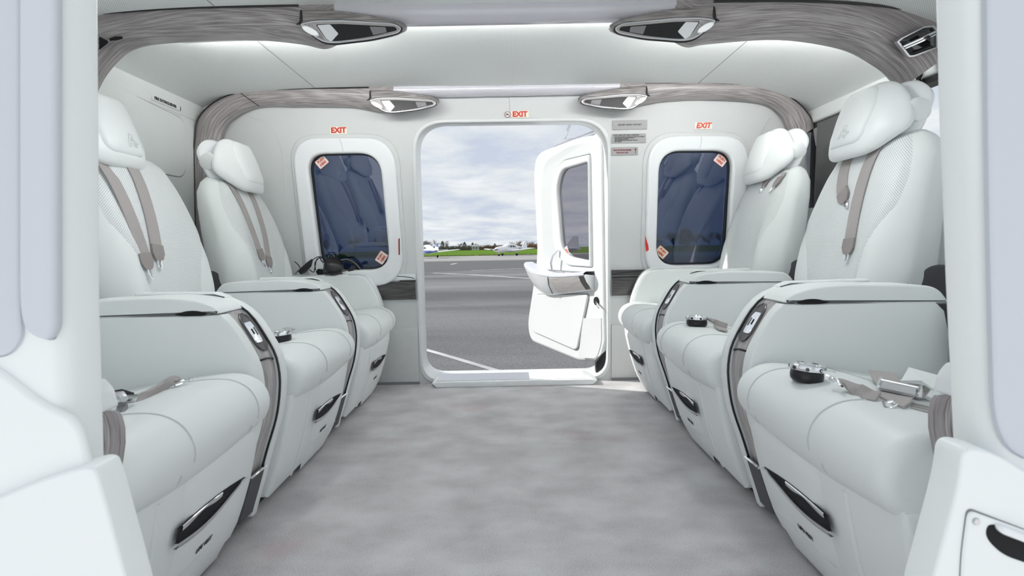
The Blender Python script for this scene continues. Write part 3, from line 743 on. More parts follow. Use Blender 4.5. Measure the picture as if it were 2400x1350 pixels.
    if near_arm is not None:
        def arm():
            pr = fillet([(.96, .40), (.56, .405), (.512, .425), (.505, .452), (.53, .475), (.60, .482), (.96, .47)], [.01, .02, .015, .015, .02, .02, .01], 4)
            return MB().prism(pr, -HWC-.055, -HWC-.004, .010, fn=T).mesh('side_arm', M_leather2)
        ar = part('side_arm', 'arm', arm, t, (sx*near_arm, 0, 0))
        def tip():
            mb = MB(); rows = []
            for z, a, w in ((.452, .503, .020), (.445, .499, .0215), (.43, .496, .0222), (.41, .495, .021), (.39, .4965, .0185), (.375, .498, .0165), (.368, .499, .0155)):
                rows.append([T(a+.006, -HWC-.028-w, z+.006), T(a, -HWC-.028-w*.96, z+.0055), T(a-.002, -HWC-.028, z), T(a, -HWC-.028+w*.96, z-.0055), T(a+.006, -HWC-.028+w, z-.006), T(a+.012, -HWC-.028, z)])
            return mb.grid(rows, closed=True, cap=True).mesh('wood_tip', M_wood)
        part('wood_tip', 'tip', tip, ar)
        def cap():
            mb = MB()
            mb.prism(fillet([(.497, .453), (.545, .455), (.54, .485), (.515, .492), (.503, .478)], .006, 4), -HWC-.050, -HWC-.012, .006, fn=T)
            return mb.mesh('arm_cap', M_plastic)
        part('arm_cap', 'cap', cap, ar)
    L0 = (sx*back_shift, 0, 0)
    def back():
        mb = MB(); rows = []
        for k in range(49):
            z = lerp(BZ[0], BZ[-1], (k/48)); hw = back_hw(z); th = interp(z, BZ, [.150, .165, .170, .165, .160, .150, .135, .100, .050, .008])
            ac = interp(z, [p[0] for p in BC], [p[1] for p in BC])
            fr = []
            for j in range(41):
                w = math.sin(PI/2*(j-20)/20); fr.append(T(back_front(w, z), w*hw, z))
            bk_ = []
            for j in range(1, 14):
                w = math.cos(PI*j/14); bk_.append(T(ac+th*(.64+.36*math.sqrt(max(0, 1-w**4))), w*hw, z))
            rows.append(fr+bk_)
        mb.grid(rows, closed=True, cap=True); return mb.mesh('backrest', M_leather, angle=60)
    bk = part('backrest', 'back', back, t, L0)
    def centre():
        mb = MB(); rows = []
        for k in range(41):
            z = lerp(.36, .938, k/40); hw = back_hw(z)
            wm = interp(z, [.36, .55, .62, .68, .74, .82, .938], [.48, .52, .60, .74, .88, .92, .88])
            row = []
            for j in range(25):
                w = wm*(-1+2*j/24); d = -.002 if j in (0, 24) or k in (0, 40) else .0045
                row.append(T(back_front(w, z)-d, w*hw, z+(.002 if k == 40 else 0)))
            rows.append(row)
        mb.grid(rows); return mb.mesh('perforated_panel', M_perf, angle=60, recalc=False)
    part('perforated_panel', 'centre', centre, bk)
    for i_, y in enumerate((-HWC+.002, HWC-.032)):
        part('side_shroud', 'shroud%d' % i_, lambda: MB().prism(fillet([(1.0, .30), (1.005, .46), (1.025, .535), (1.09, .585), (1.20, .58), (1.24, .30)], [.01, .03, .03, .03, .02, .01], 5), y, y+.030, .006, fn=T).mesh('side_shroud', M_grey), t, L0)
    # headrest
    ca, sa = math.cos(.36), math.sin(.36)
    hc = (1.088, 1.000)
    def HF(w, tt, d):
        curve = .060*(abs(w)/.17)**2.2
        return T(hc[0]+tt*sa-d*ca+curve*.9, w, hc[1]+tt*ca+d*sa*.6)
    hl = (sx*(back_shift+head[0]), head[1], head[2])
    h = part('headrest', 'headrest', lambda: MB().pillow(HEAD, lambda w, tt, d: HF(w, tt, d), .030, .030, n=8, pw=3.4).mesh('headrest', M_leather2, angle=50), t, hl)
    part('headrest_pad', 'hpad', lambda: MB().pillow(HEADC, lambda w, tt, d: HF(w, tt, d+.022), .017, .006, n=7, pw=4.5).mesh('headrest_pad', M_leather2, angle=60), h)
    def shell():
        mb = MB(); o = fillet([(-.105, .118), (.105, .118), (.156, .06), (.148, -.065), (.075, -.085), (-.075, -.085), (-.148, -.065), (-.156, .06)], .035, 5)
        mb.pillow(o, lambda w, tt, d: HF(w, tt, d-.050), .020, .030, n=6, pw=4)
        return mb.mesh('headrest_shell', M_plastic, angle=50)
    part('headrest_shell', 'shell', shell, h)
    for i_, s_ in enumerate((-1, 1)):
        part('headrest_hinge', 'knob%d' % i_, lambda: MB().lathe([(.0, .014), (.024, .013), (.032, .008), (.034, 0), (.034, -.02), (0, -.02)], HF(s_*.142, .01, -.034), (0, s_, 0), 20).mesh('headrest_hinge', M_leather2), h)
        part('headrest_post', 'post%d' % i_, lambda: MB().tube([T(1.165, s_*.065, .91), T(1.150, s_*.065, .95), T(1.135, s_*.065, 1.02)], .014, 10).mesh('headrest_post', M_grey), h)
    if emblem:
        def emb():
            mb = MB(); s_ = .014; ctr = (0.0, -.040)
            fl = -1 if sx > 0 else 1
            L1 = [(-1.3, -1.4), (-.25, 1.5), (.45, 1.5), (1.05, -1.4), (.5, -1.4), (.32, -.55), (-.45, -.55), (-.75, -1.4), (-1.3, -1.4)]
            L2 = [(-.2, -.05), (.2, -.05), (.1, .75), (-.2, -.05)]
            L3 = [(.85, -.1), (1.55, -.1), (1.75, -.6), (1.2, -.6)]
            for L in (L1, L2, L3): mb.tube([HF(fl*(x*s_)+ctr[0]+fl*.012, y*s_+ctr[1], .0395) for x, y in L], .0006, 5)
            return mb.mesh('emblem', M_seam)
        part('emblem', 'emblem', emb, h)
    # shoulder straps hang over the backrest
    for (pts, wid) in straps:
        s_ = crom(pts, 6)
        path = [Vector(T(*back_pt(y, z, .0065))) for y, z in s_]
        if len(path) > 1:
            mb = ribbon(MB(), path, (0, 1, 0), wid)
            st = obj('shoulder_strap', mb, M_strap, t, loc=L0)
            d = (path[-1]-path[-2]).normalized(); e0 = path[-1]
            n = Vector((-sx, 0, .25)).normalized(); wv = d.cross(n).normalized()
            mb = ribbon(MB(), [e0-d*.030+n*.002, e0-d*.004+n*.003, e0+d*.012+n*.003, e0+d*.018+n*.002], wv, [wid*1.02, wid*1.06, wid*.7, wid*.35], .005)
            obj('strap_end', mb, M_strap2, st)
            loop = [e0+d*.008+wv*.007+n*.003, e0+d*.028+wv*.007+n*.003, e0+d*.038+wv*.004+n*.003, e0+d*.044+n*.003, e0+d*.038-wv*.004+n*.003, e0+d*.028-wv*.007+n*.003, e0+d*.008-wv*.007+n*.003]
            obj('hook', MB().tube([tuple(q) for q in crom(loop, 3)], .0022, 6), M_chrome, st)
    return t

Y1, Y2, Y3 = .944, 1.584, 2.222
OFFR = .040
SG = 'white leather cabin seats'
SW = .046
seat(-1, Y1, 'white leather seat nearest on the left, its cushion beside the left door pillar', straps=(([(-.10, .86), (-.09, .76), (-.07, .60)], SW), ([(-.0, .86), (-.0, .76), (-.02, .62)], SW)), near_arm=.010, group=SG, emblem=True)
seat(-1, Y2, 'white leather seat in the middle of the left row, two straps down its perforated back', straps=(([(-.137, .915), (-.135, .86), (-.130, .75), (-.122, .622)], SW), ([(-.040, .915), (-.042, .86), (-.050, .75), (-.064, .645)], SW)), head=(.03, -.07, 0), group=SG, emblem=True)
seat(-1, Y3, 'white leather seat farthest on the left, beside the left window', straps=(([(-.10, .915), (-.100, .86), (-.092, .75), (-.075, .63)], SW*.9), ([(.015, .905), (.012, .86), (.000, .72), (-.025, .600)], SW*.9)), group=SG)
seat(1, Y1, 'white leather seat nearest on the right, under the seat belt with square adjuster', OFFR, straps=(([(.05, .86), (.05, .76), (.04, .70)], SW), ([(-.05, .86), (-.05, .76), (-.06, .62)], SW)), near_arm=.085, group=SG, emblem=True)
seat(1, Y2, 'white leather seat in the middle of the right row, stitched emblem on its headrest', OFFR, straps=(([(.060, .905), (.055, .87), (.030, .81), (.0, .775)], SW), ([(-.055, .910), (-.056, .86), (-.062, .75), (-.072, .625)], SW)), head=(0, .025, 0), group=SG, emblem=True)
seat(1, Y3, 'white leather seat farthest on the right, only strap hooks showing below its headrest', OFFR, straps=(([(-.06, .925), (-.06, .905), (-.06, .885)], SW*.8), ([(-.14, .915), (-.14, .90), (-.138, .875)], SW*.8)), group=SG)

# ------------------------------------------------------------------ armrest consoles between the seats
CF = [(.672, .537), (.642, .520), (.614, .494), (.589, .457), (.563, .409), (.553, .369), (.551, .325), (.560, .256), (.584, .178), (.608, .095), (.626, .035), (.632, .012)]
CFc = crom(CF, 6)
def cons_a(z): return interp(z, [p[1] for p in reversed(CFc)], [p[0] for p in reversed(CFc)])
def console(sx, y0, label, off=0.0):
    t = thing('armrest_console', label, 'armrest', (sx*(A0-off), y0, 0), 'armrest consoles between the seats')
    T = lambda a, y, z: (sx*(a-A0), y, z)
    def part(name, key, make, parent=t):
        k = (sx, 'con', key)
        if k not in cache: cache[k] = make()
        return link(name, cache[k], parent)
    front = [(cons_a(z), z) for z in [lerp(.511, .02, k/30) for k in range(31)]]
    def side():
        pr = [(a+.008, z) for a, z in front]+[(1.005, .02), (1.005, .44), (.996, .49), (.975, .512)]
        return MB().prism(pr, 0, .034, .005, fn=T).mesh('side_panel', M_leather, angle=45)
    part('side_panel', 'side', side)
    def body():
        rows = []
        zs = [lerp(.528, .03, k/34) for k in range(35)]
        for z in zs: rows.append([T(cons_a(z)+.007+dx, y, z) for y, dx in ((.030, .020), (.040, .006), (.055, .003), (.075, .003), (.094, .004), (.104, .008))])
        return MB().grid(rows).mesh('wood_front', M_woodl, angle=50)
    # upper wood cover and lower wood front
    part('wood_front', 'wood', body)
    def rim():
        pr = [(a-.012, z) for a, z in [(cons_a(.536)+.012, .545)]+front]+[(1.02, .02), (1.02, .545), (.72, .548)]
        pr2 = [(cons_a(z), z) for z in [lerp(.528, .012, k/32) for k in range(33)]]+[(1.005, .012), (1.005, .47), (.99, .525), (.96, .545), (.78, .549), (.72, .547), (.685, .541)]
        return MB().prism(pr2, .103, .140, .010, fn=T).mesh('rim_panel', M_leather, angle=50)
    part('rim_panel', 'rim', rim)
    part('rim_gasket', 'gask', lambda: MB().tube([T(cons_a(z)+.005, .1015, z) for z in [lerp(.525, .08, k/24) for k in range(25)]], .0026, 6).mesh('rim_gasket', M_black))
    def lid():
        pr = fillet([(1.008, .507), (.70, .5130), (.640, .5145), (.655, .531), (.70, .546), (.78, .552), (.98, .546)], [.012, .02, .006, .02, .04, .04, .03], 6)
        return MB().prism(pr, 0, .108, .006, n=5, fn=T).mesh('lid', M_leather, angle=50)
    l = part('lid', 'lid', lid)
    part('lid_gap', 'lgap', lambda: MB().prism([(1.0, .5050), (.665, .5115), (.665, .5140), (1.0, .5075)], .0012, .03, 0, fn=T).mesh('lid_gap', M_mid, smooth=False), l)
    part('grip_slot', 'slot', lambda: MB().prism(fillet([(.742, .514), (.715, .522), (.690, .522), (.668, .5155), (.675, .511), (.72, .5105)], [.002, .012, .012, .002, .006, .006], 4), -.0016, .02, .0003, fn=T).mesh('grip_slot', M_gap), l)
    def tiplip():
        return MB().prism(fillet([(.90, .542), (.71, .545), (.680, .537), (.684, .543), (.71, .5535), (.90, .556)], .004, 3), .100, .136, .005, fn=T).mesh('lid_lip', M_leather)
    part('lid_lip', 'lip', tiplip, l)
    # socket pocket in the wood
    def on(y, z, d): return T(cons_a(z)+.010-d, y, z)
    def pocket(kind):
        rows = []
        for k in range(13):
            z = lerp(.506, .418, k/12); hw = .029*max(.18, (1-abs(2*k/12-1)**3.2)**.5)
            if kind == 'pocket': rows.append([on(.072+hw*s_, z, d) for s_, d in ((-1, .0005), (-.96, .0035), (-.85, .004), (-.6, .002), (0, .0014), (.6, .002), (.85, .004), (.96, .0035), (1, .0005))])
        return MB().grid(rows).mesh('socket_pocket', M_woodd, angle=60)
    pk = part('socket_pocket', 'pocket', lambda: pocket('pocket'))
    def plate():
        mb = MB(); rows = []
        for k in range(9):
            z = lerp(.487, .440, k/8); hw = .0165*(.8 if k in (0, 8) else 1)
            rows.append([on(.064+hw*s_, z, d) for s_, d in ((-1, .002), (-.9, .006), (0, .0072), (.9, .006), (1, .002))])
        return mb.grid(rows).mesh('socket_plate', M_chrome, angle=30)
    sp = part('socket_plate', 'plate', plate, pk)
    def ports():
        mb = MB()
        for y, z0, z1 in ((.059, .472, .460), (.0715, .474, .456)):
            mb.grid([[on(y-.0018, z, .0078), on(y+.0018, z, .0078)] for z in (z0, z1)])
        return mb.mesh('port', M_gap, smooth=False)
    part('port', 'port', ports, pk)
    part('seam_band', 'band', lambda: ribbon(MB(), [on(lerp(.034, .102, k/8), .402-.010*(k/8)+.004*math.sin(PI*k/8), .0022-.006*(abs(k-4)/4)**3) for k in range(9)], (0, 0, 1), .0042, .002).mesh('seam_band', M_black))
    def foot():
        rows = [[on(.036, z, .001), on(.04, z, .010), on(.098, z, .012), on(.102, z, .002)] for z in (.135, .13, .10, .06, .03)]
        return MB().grid(rows).mesh('foot_plate', M_grey, angle=30)
    fo = part('foot_plate', 'foot', foot)
    part('foot_trim', 'foott', lambda: MB().tube([on(.036, .137, .010), on(.07, .139, .013), on(.101, .137, .012)], .0035, 6).mesh('foot_trim', M_chrome), fo)
    return t
console(-1, Y1+HWC+.004, 'white and oak armrest console nearest on the left, with a metal socket plate')
console(-1, Y2+HWC+.004, 'white and oak armrest console on the left, farther, before the wall armrest with the headset')
console(1, Y1+HWC+.004, 'white and oak armrest console nearest on the right, behind the round buckle', OFFR)
console(1, Y2+HWC+.004, 'white and oak armrest console on the right, farther, below the right window', OFFR)

# armrests along the far wall
def wall_armrest(sx, label, off):
    t = thing('padded_wall_armrest', label, 'armrest', (sx*(A0-off), Y3+HWC+.004, 0), 'armrests along the far wall')
    T = lambda a, y, z: (sx*(a-A0), y, z)
    pr = fillet([(1.02, .02), (.66, .02), (.588, .30), (.592, .395), (.628, .488), (.660, .528), (.70, .538), (1.02, .535)], [.01, .03, .05, .04, .04, .03, .04, .02], 6)
    b = obj('armrest_body', MB().prism(pr, 0, .062, .016, n=5, fn=T), M_leather, t, angle=50)
    path = [p for p in pr if p[0] < .80 and p[1] > .36]
    obj('piping', MB().tube([T(p[0]+.004, .006, p[1]-.003) for p in path], .0022, 6), M_seam, b)
    return t
wall_armrest(-1, 'white padded armrest along the wall under the black headset', 0)
wall_armrest(1, 'white padded armrest along the wall under the right window', OFFR)

# ------------------------------------------------------------------ seat belts lying on the cushions
def seat_pt(sx, yc, a, y, off=0.0, lift=0.0):
    """world point on a cushion's top: a from the aisle's middle, y along the row (local)"""
    return Vector((sx*(a-off), yc+y, cush_top(a)+.004*math.cos(PI*y/HWC/2)+lift))
def buckle(mbase, loc, tilt=(0, 0, 0), r=.029, parent=None):
    """round rotary buckle: black body, chrome notched dial; returns list of parts"""
    body = MB().lathe([(0, 0), (r*.80, 0), (r*.97, .005), (r, .012), (r*.97, .019), (r*.90, .021), (0, .021)], (0, 0, 0), (0, 0, 1), 28)
    o = obj('buckle_body', body, M_black, parent, loc=loc); o.rotation_euler = tilt
    dial = MB(); rows = []
    for rr, h in ((r*.90, .0205), (r*1.03, .022), (r*1.07, .026), (r*1.03, .031), (r*.94, .033), (r*.82, .032), (r*.74, .029), (r*.2, .028)):
        rows.append([(rr*(1+(.035 if (k//2) % 2 and rr > r*.9 else 0))*math.cos(2*PI*k/40), rr*(1+(.035 if (k//2) % 2 and rr > r*.9 else 0))*math.sin(2*PI*k/40), h) for k in range(40)])
    dial.grid(rows, closed=True, cap=True); d = obj('buckle_dial', dial, M_chrome, o, angle=25)
    slots = MB()
    for k in range(8):
        a = 2*PI*k/8
        slots.lathe([(0, -.001), (.0036, -.001), (.0036, .0012), (0, .0012)], (r*1.05*math.cos(a), r*1.05*math.sin(a), .0262), (math.cos(a), math.sin(a), 0), 8)
    obj('dial_slot', slots, M_blackg, o)
    return o
def RP(px, py, z):                                                     # point at height z under a picture point
    u, v = px-CX, CY-py; w = -u*math.sin(ROLL)+v*math.cos(ROLL); return P(px, py, (z-CAMZ)*FPX/w)
def RC(px, py, off):                                                     # the same on a cushion's top
    z = .39
    for _ in range(8): z = cush_top(abs(RP(px, py, z).x)+off)+.003
    return RP(px, py, z)-Vector((0, 0, .0055))
# nearest on the right: buckle, twisted strap, adjuster, folded webbing
bt = thing('seat_belt', 'grey seat belt with square metal adjuster on the nearest right cushion', 'seat belt', seat_pt(1, Y1, .60, .05, OFFR), 'seat belts on the cushions')
bl = bt.location
b0 = RC(1890, 895, OFFR); buckle(None, b0-bl, (0.0, .10, .3), .0285, bt)
def belt_path(pts, lift): return [RP(x, y, z)-bl+Vector((0, 0, lift)) for x, y, z in pts]
e1 = [(1945, 892, .402), (1962, 905, .400), (1978, 917, .396)]
obj('link_ring', MB().tube(belt_path([(1938, 888, .408), (1952, 893, .407), (1966, 902, .404), (1974, 914, .400), (1960, 908, .398), (1944, 896, .402)], 0), .0022, 6), M_chrome, bt)
mb = MB(); pth = [tuple(q) for q in crom([tuple(q) for q in belt_path([(1966, 905, .400), (1985, 912, .396), (2008, 925, .391), (2032, 938, .388), (2058, 945, .387)], .003)], 5)]
ribbon(mb, pth, (0, 1, .3), [.012+.012*min(1, i/8) for i in range(len(pth))], .006); obj('strap', mb, M_strap, bt)
def flatpoly(name, pts, z, th, m, parent, lift=0.0, tilt=0.0):
    q = [RP(x, y, z+dz)-bl for x, y, dz in pts]; k = len(q)
    mbq = MB().add(q+[p+Vector((0, 0, th)) for p in q], [tuple(range(k)), tuple(range(k, 2*k))]+[(i, (i+1) % k, k+(i+1) % k, k+i) for i in range(k)])
    return obj(name, mbq, m, parent, smooth=False)
flatpoly('strap_tail', [(2036, 877, 0), (2098, 884, 0), (2110, 905, .002), (2185, 918, 0), (2165, 944, 0), (2070, 928, .001), (2046, 900, 0)], .378, .003, M_strap, bt)
flatpoly('strap_loop', [(2112, 905, .006), (2130, 873, .018), (2200, 893, .018), (2188, 926, .006), (2160, 905, .014)], .384, .004, M_panel, bt)
adj = flatpoly('adjuster_plate', [(2068, 908, .008), (2148, 926, .008), (2144, 940, .006), (2062, 922, .006)], .386, .004, M_alu, bt)
for s_ in ((2066, 895, 2058, 920), (2160, 915, 2154, 942)):
    p0, p1 = RP(s_[0], s_[1], .392)-bl, RP(s_[2], s_[3], .388)-bl
    obj('adjuster_bar', MB().tube([p0, lerp(p0, p1, .5)+Vector((0, 0, .003)), p1], .0035, 8), M_chrome, adj)
p0, p1 = RP(2068, 903, .395)-bl, RP(2155, 922, .395)-bl
obj('adjuster_roller', MB().tube([p0, p1], .0055, 10), M_alu, adj)
flatpoly('strap_stitched', [(2060, 920, .004), (2142, 940, .004), (2135, 955, .002), (2118, 968, 0), (2076, 950, 0), (2055, 938, 0)], .384, .004, M_strap, bt)
obj('hook_ring', MB().tube(belt_path([(2070, 950, .390), (2075, 962, .386), (2090, 966, .385), (2102, 958, .388), (2092, 950, .392), (2078, 952, .392)], 0), .0022, 6), M_chrome, bt)
mb = MB()
for dy_ in (0, 7, 14):
    pth = belt_path([(2135, 957+dy_, .379), (2165, 963+dy_*1.1, .378), (2200, 970+dy_*1.2, .376)], .001*dy_/7); ribbon(mb, pth, (0, .2, 1), .006, .003)
obj('strap_edges', mb, M_strap, bt)
# middle right
bt2 = thing('seat_belt', 'small seat belt with round chrome buckle on the second right cushion', 'seat belt', seat_pt(1, Y2, .60, .05, OFFR), 'seat belts on the cushions')
b0 = RC(1633, 765, OFFR); bl = bt2.location
buckle(None, b0-bl, (0, .05, .8), .0315, bt2)
mb = MB(); pth = [RP(1660, 752, .405)-bl, RP(1675, 758, .398)-bl, RP(1688, 766, .394)-bl, RP(1702, 772, .392)-bl]
ribbon(mb, pth, (0, 1, .4), [.008, .014, .022, .024], .006); obj('strap', mb, M_strap, bt2)
flatpoly('strap_tail', [(1672, 768, 0), (1700, 772, 0), (1706, 782, 0), (1685, 779, 0)], .387, .003, M_strap, bt2)
# middle left
bt3 = thing('seat_belt', 'small seat belt with round chrome buckle on the second left cushion', 'seat belt', seat_pt(-1, Y2, .60, .05), 'seat belts on the cushions')
bl = bt3.location; b0 = RC(660, 802, 0); buckle(None, b0-bl, (0, -.06, .2), .0285, bt3)
mb = ribbon(MB(), [RP(668, 774, .412)-bl, RP(680, 776, .412)-bl, RP(690, 777, .412)-bl], (0, 1, .1), [.016, .014, .006], .003); obj('tongue', mb, M_alu, bt3)
# nearest left: strap with ring
bt4 = thing('seat_belt', 'grey twisted belt strap with a chrome ring on the left cushion nearest the camera', 'seat belt', seat_pt(-1, Y1, .62, -.10), 'seat belts on the cushions')
bl = bt4.location
pth = [tuple(q) for q in crom([tuple(q) for q in belt_path([(302, 952, .378), (330, 950, .378), (360, 934, .380), (385, 918, .383), (406, 905, .388), (420, 906, .386)], .006)], 5)]
obj('strap', ribbon(MB(), pth, (0, 1, .5), [.018]*(len(pth)-4)+[.015, .013, .012, .010], .007), M_strap, bt4)
obj('ring', MB().tube(belt_path([(408, 912, .386), (422, 904, .388), (440, 897, .390), (456, 897, .390), (440, 902, .388), (424, 909, .386), (410, 914, .385)], .002), .0022, 6), M_chrome, bt4)
obj('buckle_plate', ribbon(MB(), belt_path([(268, 949, .392), (290, 951, .390), (320, 949, .389)], .006), (0, 1, .3), .014, .006), M_chrome, bt4)
obj('buckle_block', MB().tube(belt_path([(266, 944, .402), (284, 944, .40), (292, 952, .396)], .006), [.006, .008, .006], 8), M_alu, bt4)
obj('strap_end', MB().tube(belt_path([(286, 955, .392), (287, 972, .380), (288, 985, .376)], .003), [.008, .008, .006], 8), M_mid, bt4)
obj('strap_back', ribbon(MB(), belt_path([(262, 940, .388), (285, 936, .392), (310, 944, .386)], .006), (0, .4, 1), .012, .004), M_black, bt4)

for b_ in (bt, bt2, bt3, bt4): b_.location.z += .006
# ------------------------------------------------------------------ headset on the left wall armrest
hs = thing('headset', 'black headset with coiled cable on the wall armrest below the left window', 'headset', P(790, 635, 2.45))
hz = .549
def HP(px, py, y): return P(px, py+2, y+.30)-hs.location
ec = HP(782, 622, 2.18)
o = obj('ear_cup', MB().lathe([(0, -.03), (.030, -.03), (.040, -.022), (.045, 0), (.040, .018), (.028, .026), (0, .028)], (0, 0, 0), (.25, -.75, .45), 24), M_black, hs, loc=ec)
obj('ear_pad', MB().lathe([(.026, -.045), (.044, -.045), (.048, -.036), (.044, -.028), (.026, -.028)], (0, 0, 0), (.25, -.75, .45), 24), M_grey, o)
o = obj('ear_cup', MB().lathe([(0, -.022), (.030, -.022), (.040, -.014), (.042, .004), (.036, .018), (0, .022)], (0, 0, 0), (.1, -.25, .95), 24), M_black, hs, loc=HP(757, 632, 2.24))
band = [HP(800, 610, 2.18), HP(815, 608, 2.20), HP(832, 616, 2.22), HP(845, 630, 2.23), HP(849, 640, 2.235)]
obj('headband', ribbon(MB(), [tuple(q) for q in crom([tuple(q) for q in band], 6)], (.1, 1, .2), .026, .009), M_black, hs)
obj('headband_trim', MB().tube([tuple(Vector(q)+Vector((.001, -.012, .005))) for q in crom([tuple(q) for q in band], 6)], .0016, 6), M_alu, hs)
obj('boom', MB().tube([tuple(q) for q in crom([tuple(q) for q in (HP(760, 638, 2.15), HP(790, 636, 2.13), HP(812, 632, 2.13), HP(822, 630, 2.13))], 5)], .0025, 6), M_black, hs)
obj('microphone', MB().tube([HP(816, 632, 2.13), HP(822, 629, 2.13), HP(830, 629, 2.13)], [.006, .009, .006], 10), M_black, hs)
o = obj('control_box', MB().tube([HP(703, 637, 2.15), HP(712, 630, 2.15), HP(724, 618, 2.15), HP(732, 606, 2.15)], [.012, .016, .014, .004], 8), M_black, hs)
for pts in ([(690, 611), (700, 620), (706, 634)], [(692, 640), (702, 630), (715, 628)], [(728, 610), (745, 600), (758, 603), (766, 615), (758, 628)], [(745, 605), (738, 615), (740, 632)], [(748, 600), (756, 612), (768, 612)], [(725, 630), (735, 636), (738, 625), (742, 607), (752, 602), (764, 608)]):
    q = [tuple(HP(x, y, 2.14+.01*i)) for i, (x, y) in enumerate(pts)]
    obj('cable', MB().tube(crom(q, 6), .0022, 6), M_black, hs)

# ------------------------------------------------------------------ signs, placards, stickers
def sign(name, label, cat, px0, py0, px1, py1, plate_mat, r=.004, angle=0.0, d=.004, group=None):
    """flat plate on the far wall between two picture corners; returns (thing, matrix, w, h)"""
    def wp(px, py):
        y = 2.5
        for _ in range(12): y = ywall(P(px, py, y).z)
        return P(px, py, y)
    c = wp((px0+px1)/2, (py0+py1)/2)
    w = (px1-px0)*c.y/FPX; h = (py1-py0)*c.y/FPX
    xa = Vector((math.cos(angle), 0, 0))+WY*math.sin(angle); ya = WY*math.cos(angle)-Vector((math.sin(angle), 0, 0))
    M = frame(WN*0, xa, ya)
    t = link(name, curve_mesh(name, [rrect(-w/2, -h/2, w/2, h/2, r, 3)], .001, plate_mat, M), None, c+WN*d)
    tag(t, label, cat, group)
    return t, w, h, (lambda x, z, dd: frame(xa*x+ya*z+WN*dd, xa, ya))
def put(t, name, *a, **k): return link(name, text_mesh(name, *a, **k), t)
t, w, h, F_ = sign('exit_sign', 'red EXIT sign above the left window', 'sign', 774, 297.5, 814, 314.5, M_cream)
put(t, 'lettering', 'EXIT', .0335, M_red, F_(0, 0, .001), bold=.0015, sx=1.0)
t, w, h, F_ = sign('exit_sign', 'red EXIT sign with no-smoking symbol above the doorway', 'sign', 1198, 260.5, 1239, 276, M_cream)
put(t, 'lettering', 'EXIT', .0325, M_red, F_(0, 0, .001), bold=.0015, sx=1.02)
disc = [(.0135*math.cos(2*PI*k/28), .0135*math.sin(2*PI*k/28)) for k in range(28)]
ns = link('no_smoking_symbol', curve_mesh('no_smoking_symbol', [disc], .001, M_stick, F_(-w/2-.0165, 0, .0)), t)
link('ring', curve_mesh('ring', [[(1*x, 1*z) for x, z in disc], [(.84*x, .84*z) for x, z in disc]], .0012, M_inkr, F_(-w/2-.0165, 0, .0006)), ns)
a45 = [(-.009, .0075), (-.0075, .009), (.009, -.0075), (.0075, -.009)]
link('bar', curve_mesh('bar', [a45], .0012, M_inkr, F_(-w/2-.0165, 0, .0006)), ns)
link('bar', curve_mesh('bar', [rrect(-.008, -.0035, .007, -.001, .0003, 1)], .0012, M_ink, F_(-w/2-.0165, .002, .0008)), ns)
link('bar', curve_mesh('bar', [[(-.006, .004), (-.004, .006), (.006, -.003), (.005, -.005)][::-1]], .0012, M_ink, F_(-w/2-.0165, .001, .0009) @ Matrix.Rotation(PI/2, 4, 'Z')), ns)
t, w, h, F_ = sign('exit_sign', 'slanted red EXIT sign above the right window', 'sign', 1627.5, 287, 1668, 303, M_stick)
put(t, 'lettering', 'EXIT', .0335, M_orange, F_(0, 0, .001), bold=.0013, shear=.22, sx=.97)
t, w, h, F_ = sign('placard', 'grey placard reading LIFE VEST UNDER YOUR SEAT beside the right window', 'placard', 1434.5, 282, 1516.5, 303.5, M_placard)
put(t, 'lettering', 'LIFE VEST UNDER YOUR SEAT', .0098, M_ink, F_(0, 0, .001), bold=.0002, sx=.83)
t, w, h, F_ = sign('placard', 'grey placard headed FOR TAKE-OFF AND LANDING with small lines of text', 'placard', 1433, 314, 1513.5, 335, M_placard)
put(t, 'heading', 'FOR TAKE-OFF AND LANDING', .0098, M_ink, F_(-w/2+.009, .0145, .001), bold=.0002, align='LEFT', sx=.86)
for i, ln in enumerate(('MOVE SEAT IN CENTRAL POSITION, ALIGNED WITH THE SIGN', 'MOVE BACKREST IN UPRIGHT POSITION', 'STOW TABLE AND MONITOR', 'MOVE HEADREST INTO THE LOWEST POSITION', 'SEAT UPRIGHT')):
    put(t, 'small_print', '•   '+ln, .0054, M_ink, F_(-w/2+.008, .0065-.0052*i, .001), bold=.00022, align='LEFT', sx=.9)
t, w, h, F_ = sign('placard', 'grey placard with red FIRE EXTINGUISHER lettering and an arrow', 'placard', 1432.5, 345, 1495, 363.5, M_placard)
put(t, 'lettering', 'FIRE EXTINGUISHER', .0102, M_inkr, F_(-.011, .004, .001), bold=.0003, sx=.9)
put(t, 'small_print', 'INSIDE REAR CUBBY', .0068, M_inkr, F_(-.011, -.0075, .001), bold=.0003, sx=.9)
ar = [(-.0012, -.0125), (.0012, -.0125), (.0012, .006), (.005, .003), (.005, .006), (0, .0125), (-.005, .006), (-.005, .003), (-.0012, .006)]
link('arrow', curve_mesh('arrow', [ar], .0008, M_inkr, F_(w/2-.012, 0, .001)), t)
def push(label, px, py, ang, d=-.017, wpx=28, hpx=22, em=M_stick):
    t, w, h, F_ = sign('push_sticker', label, 'sticker', px-wpx/2, py-hpx/2, px+wpx/2, py+hpx/2, em, r=.005, angle=ang, d=d)
    rim = rrect(-w/2, -h/2, w/2, h/2, .005, 3)
    link('border', curve_mesh('border', [rim, grow(rim, -.0012)], .0008, M_orange, F_(0, 0, .0006)), t)
    put(t, 'lettering', 'PUSH', .0155, M_orange, F_(0, .0085, .001), bold=.0007, sx=.95)
    put(t, 'lettering', 'HERE', .0155, M_orange, F_(0, -.0085, .001), bold=.0007, sx=.95)
push('PUSH HERE sticker in the top left corner of the left window', 751.5, 379.5, math.radians(38))
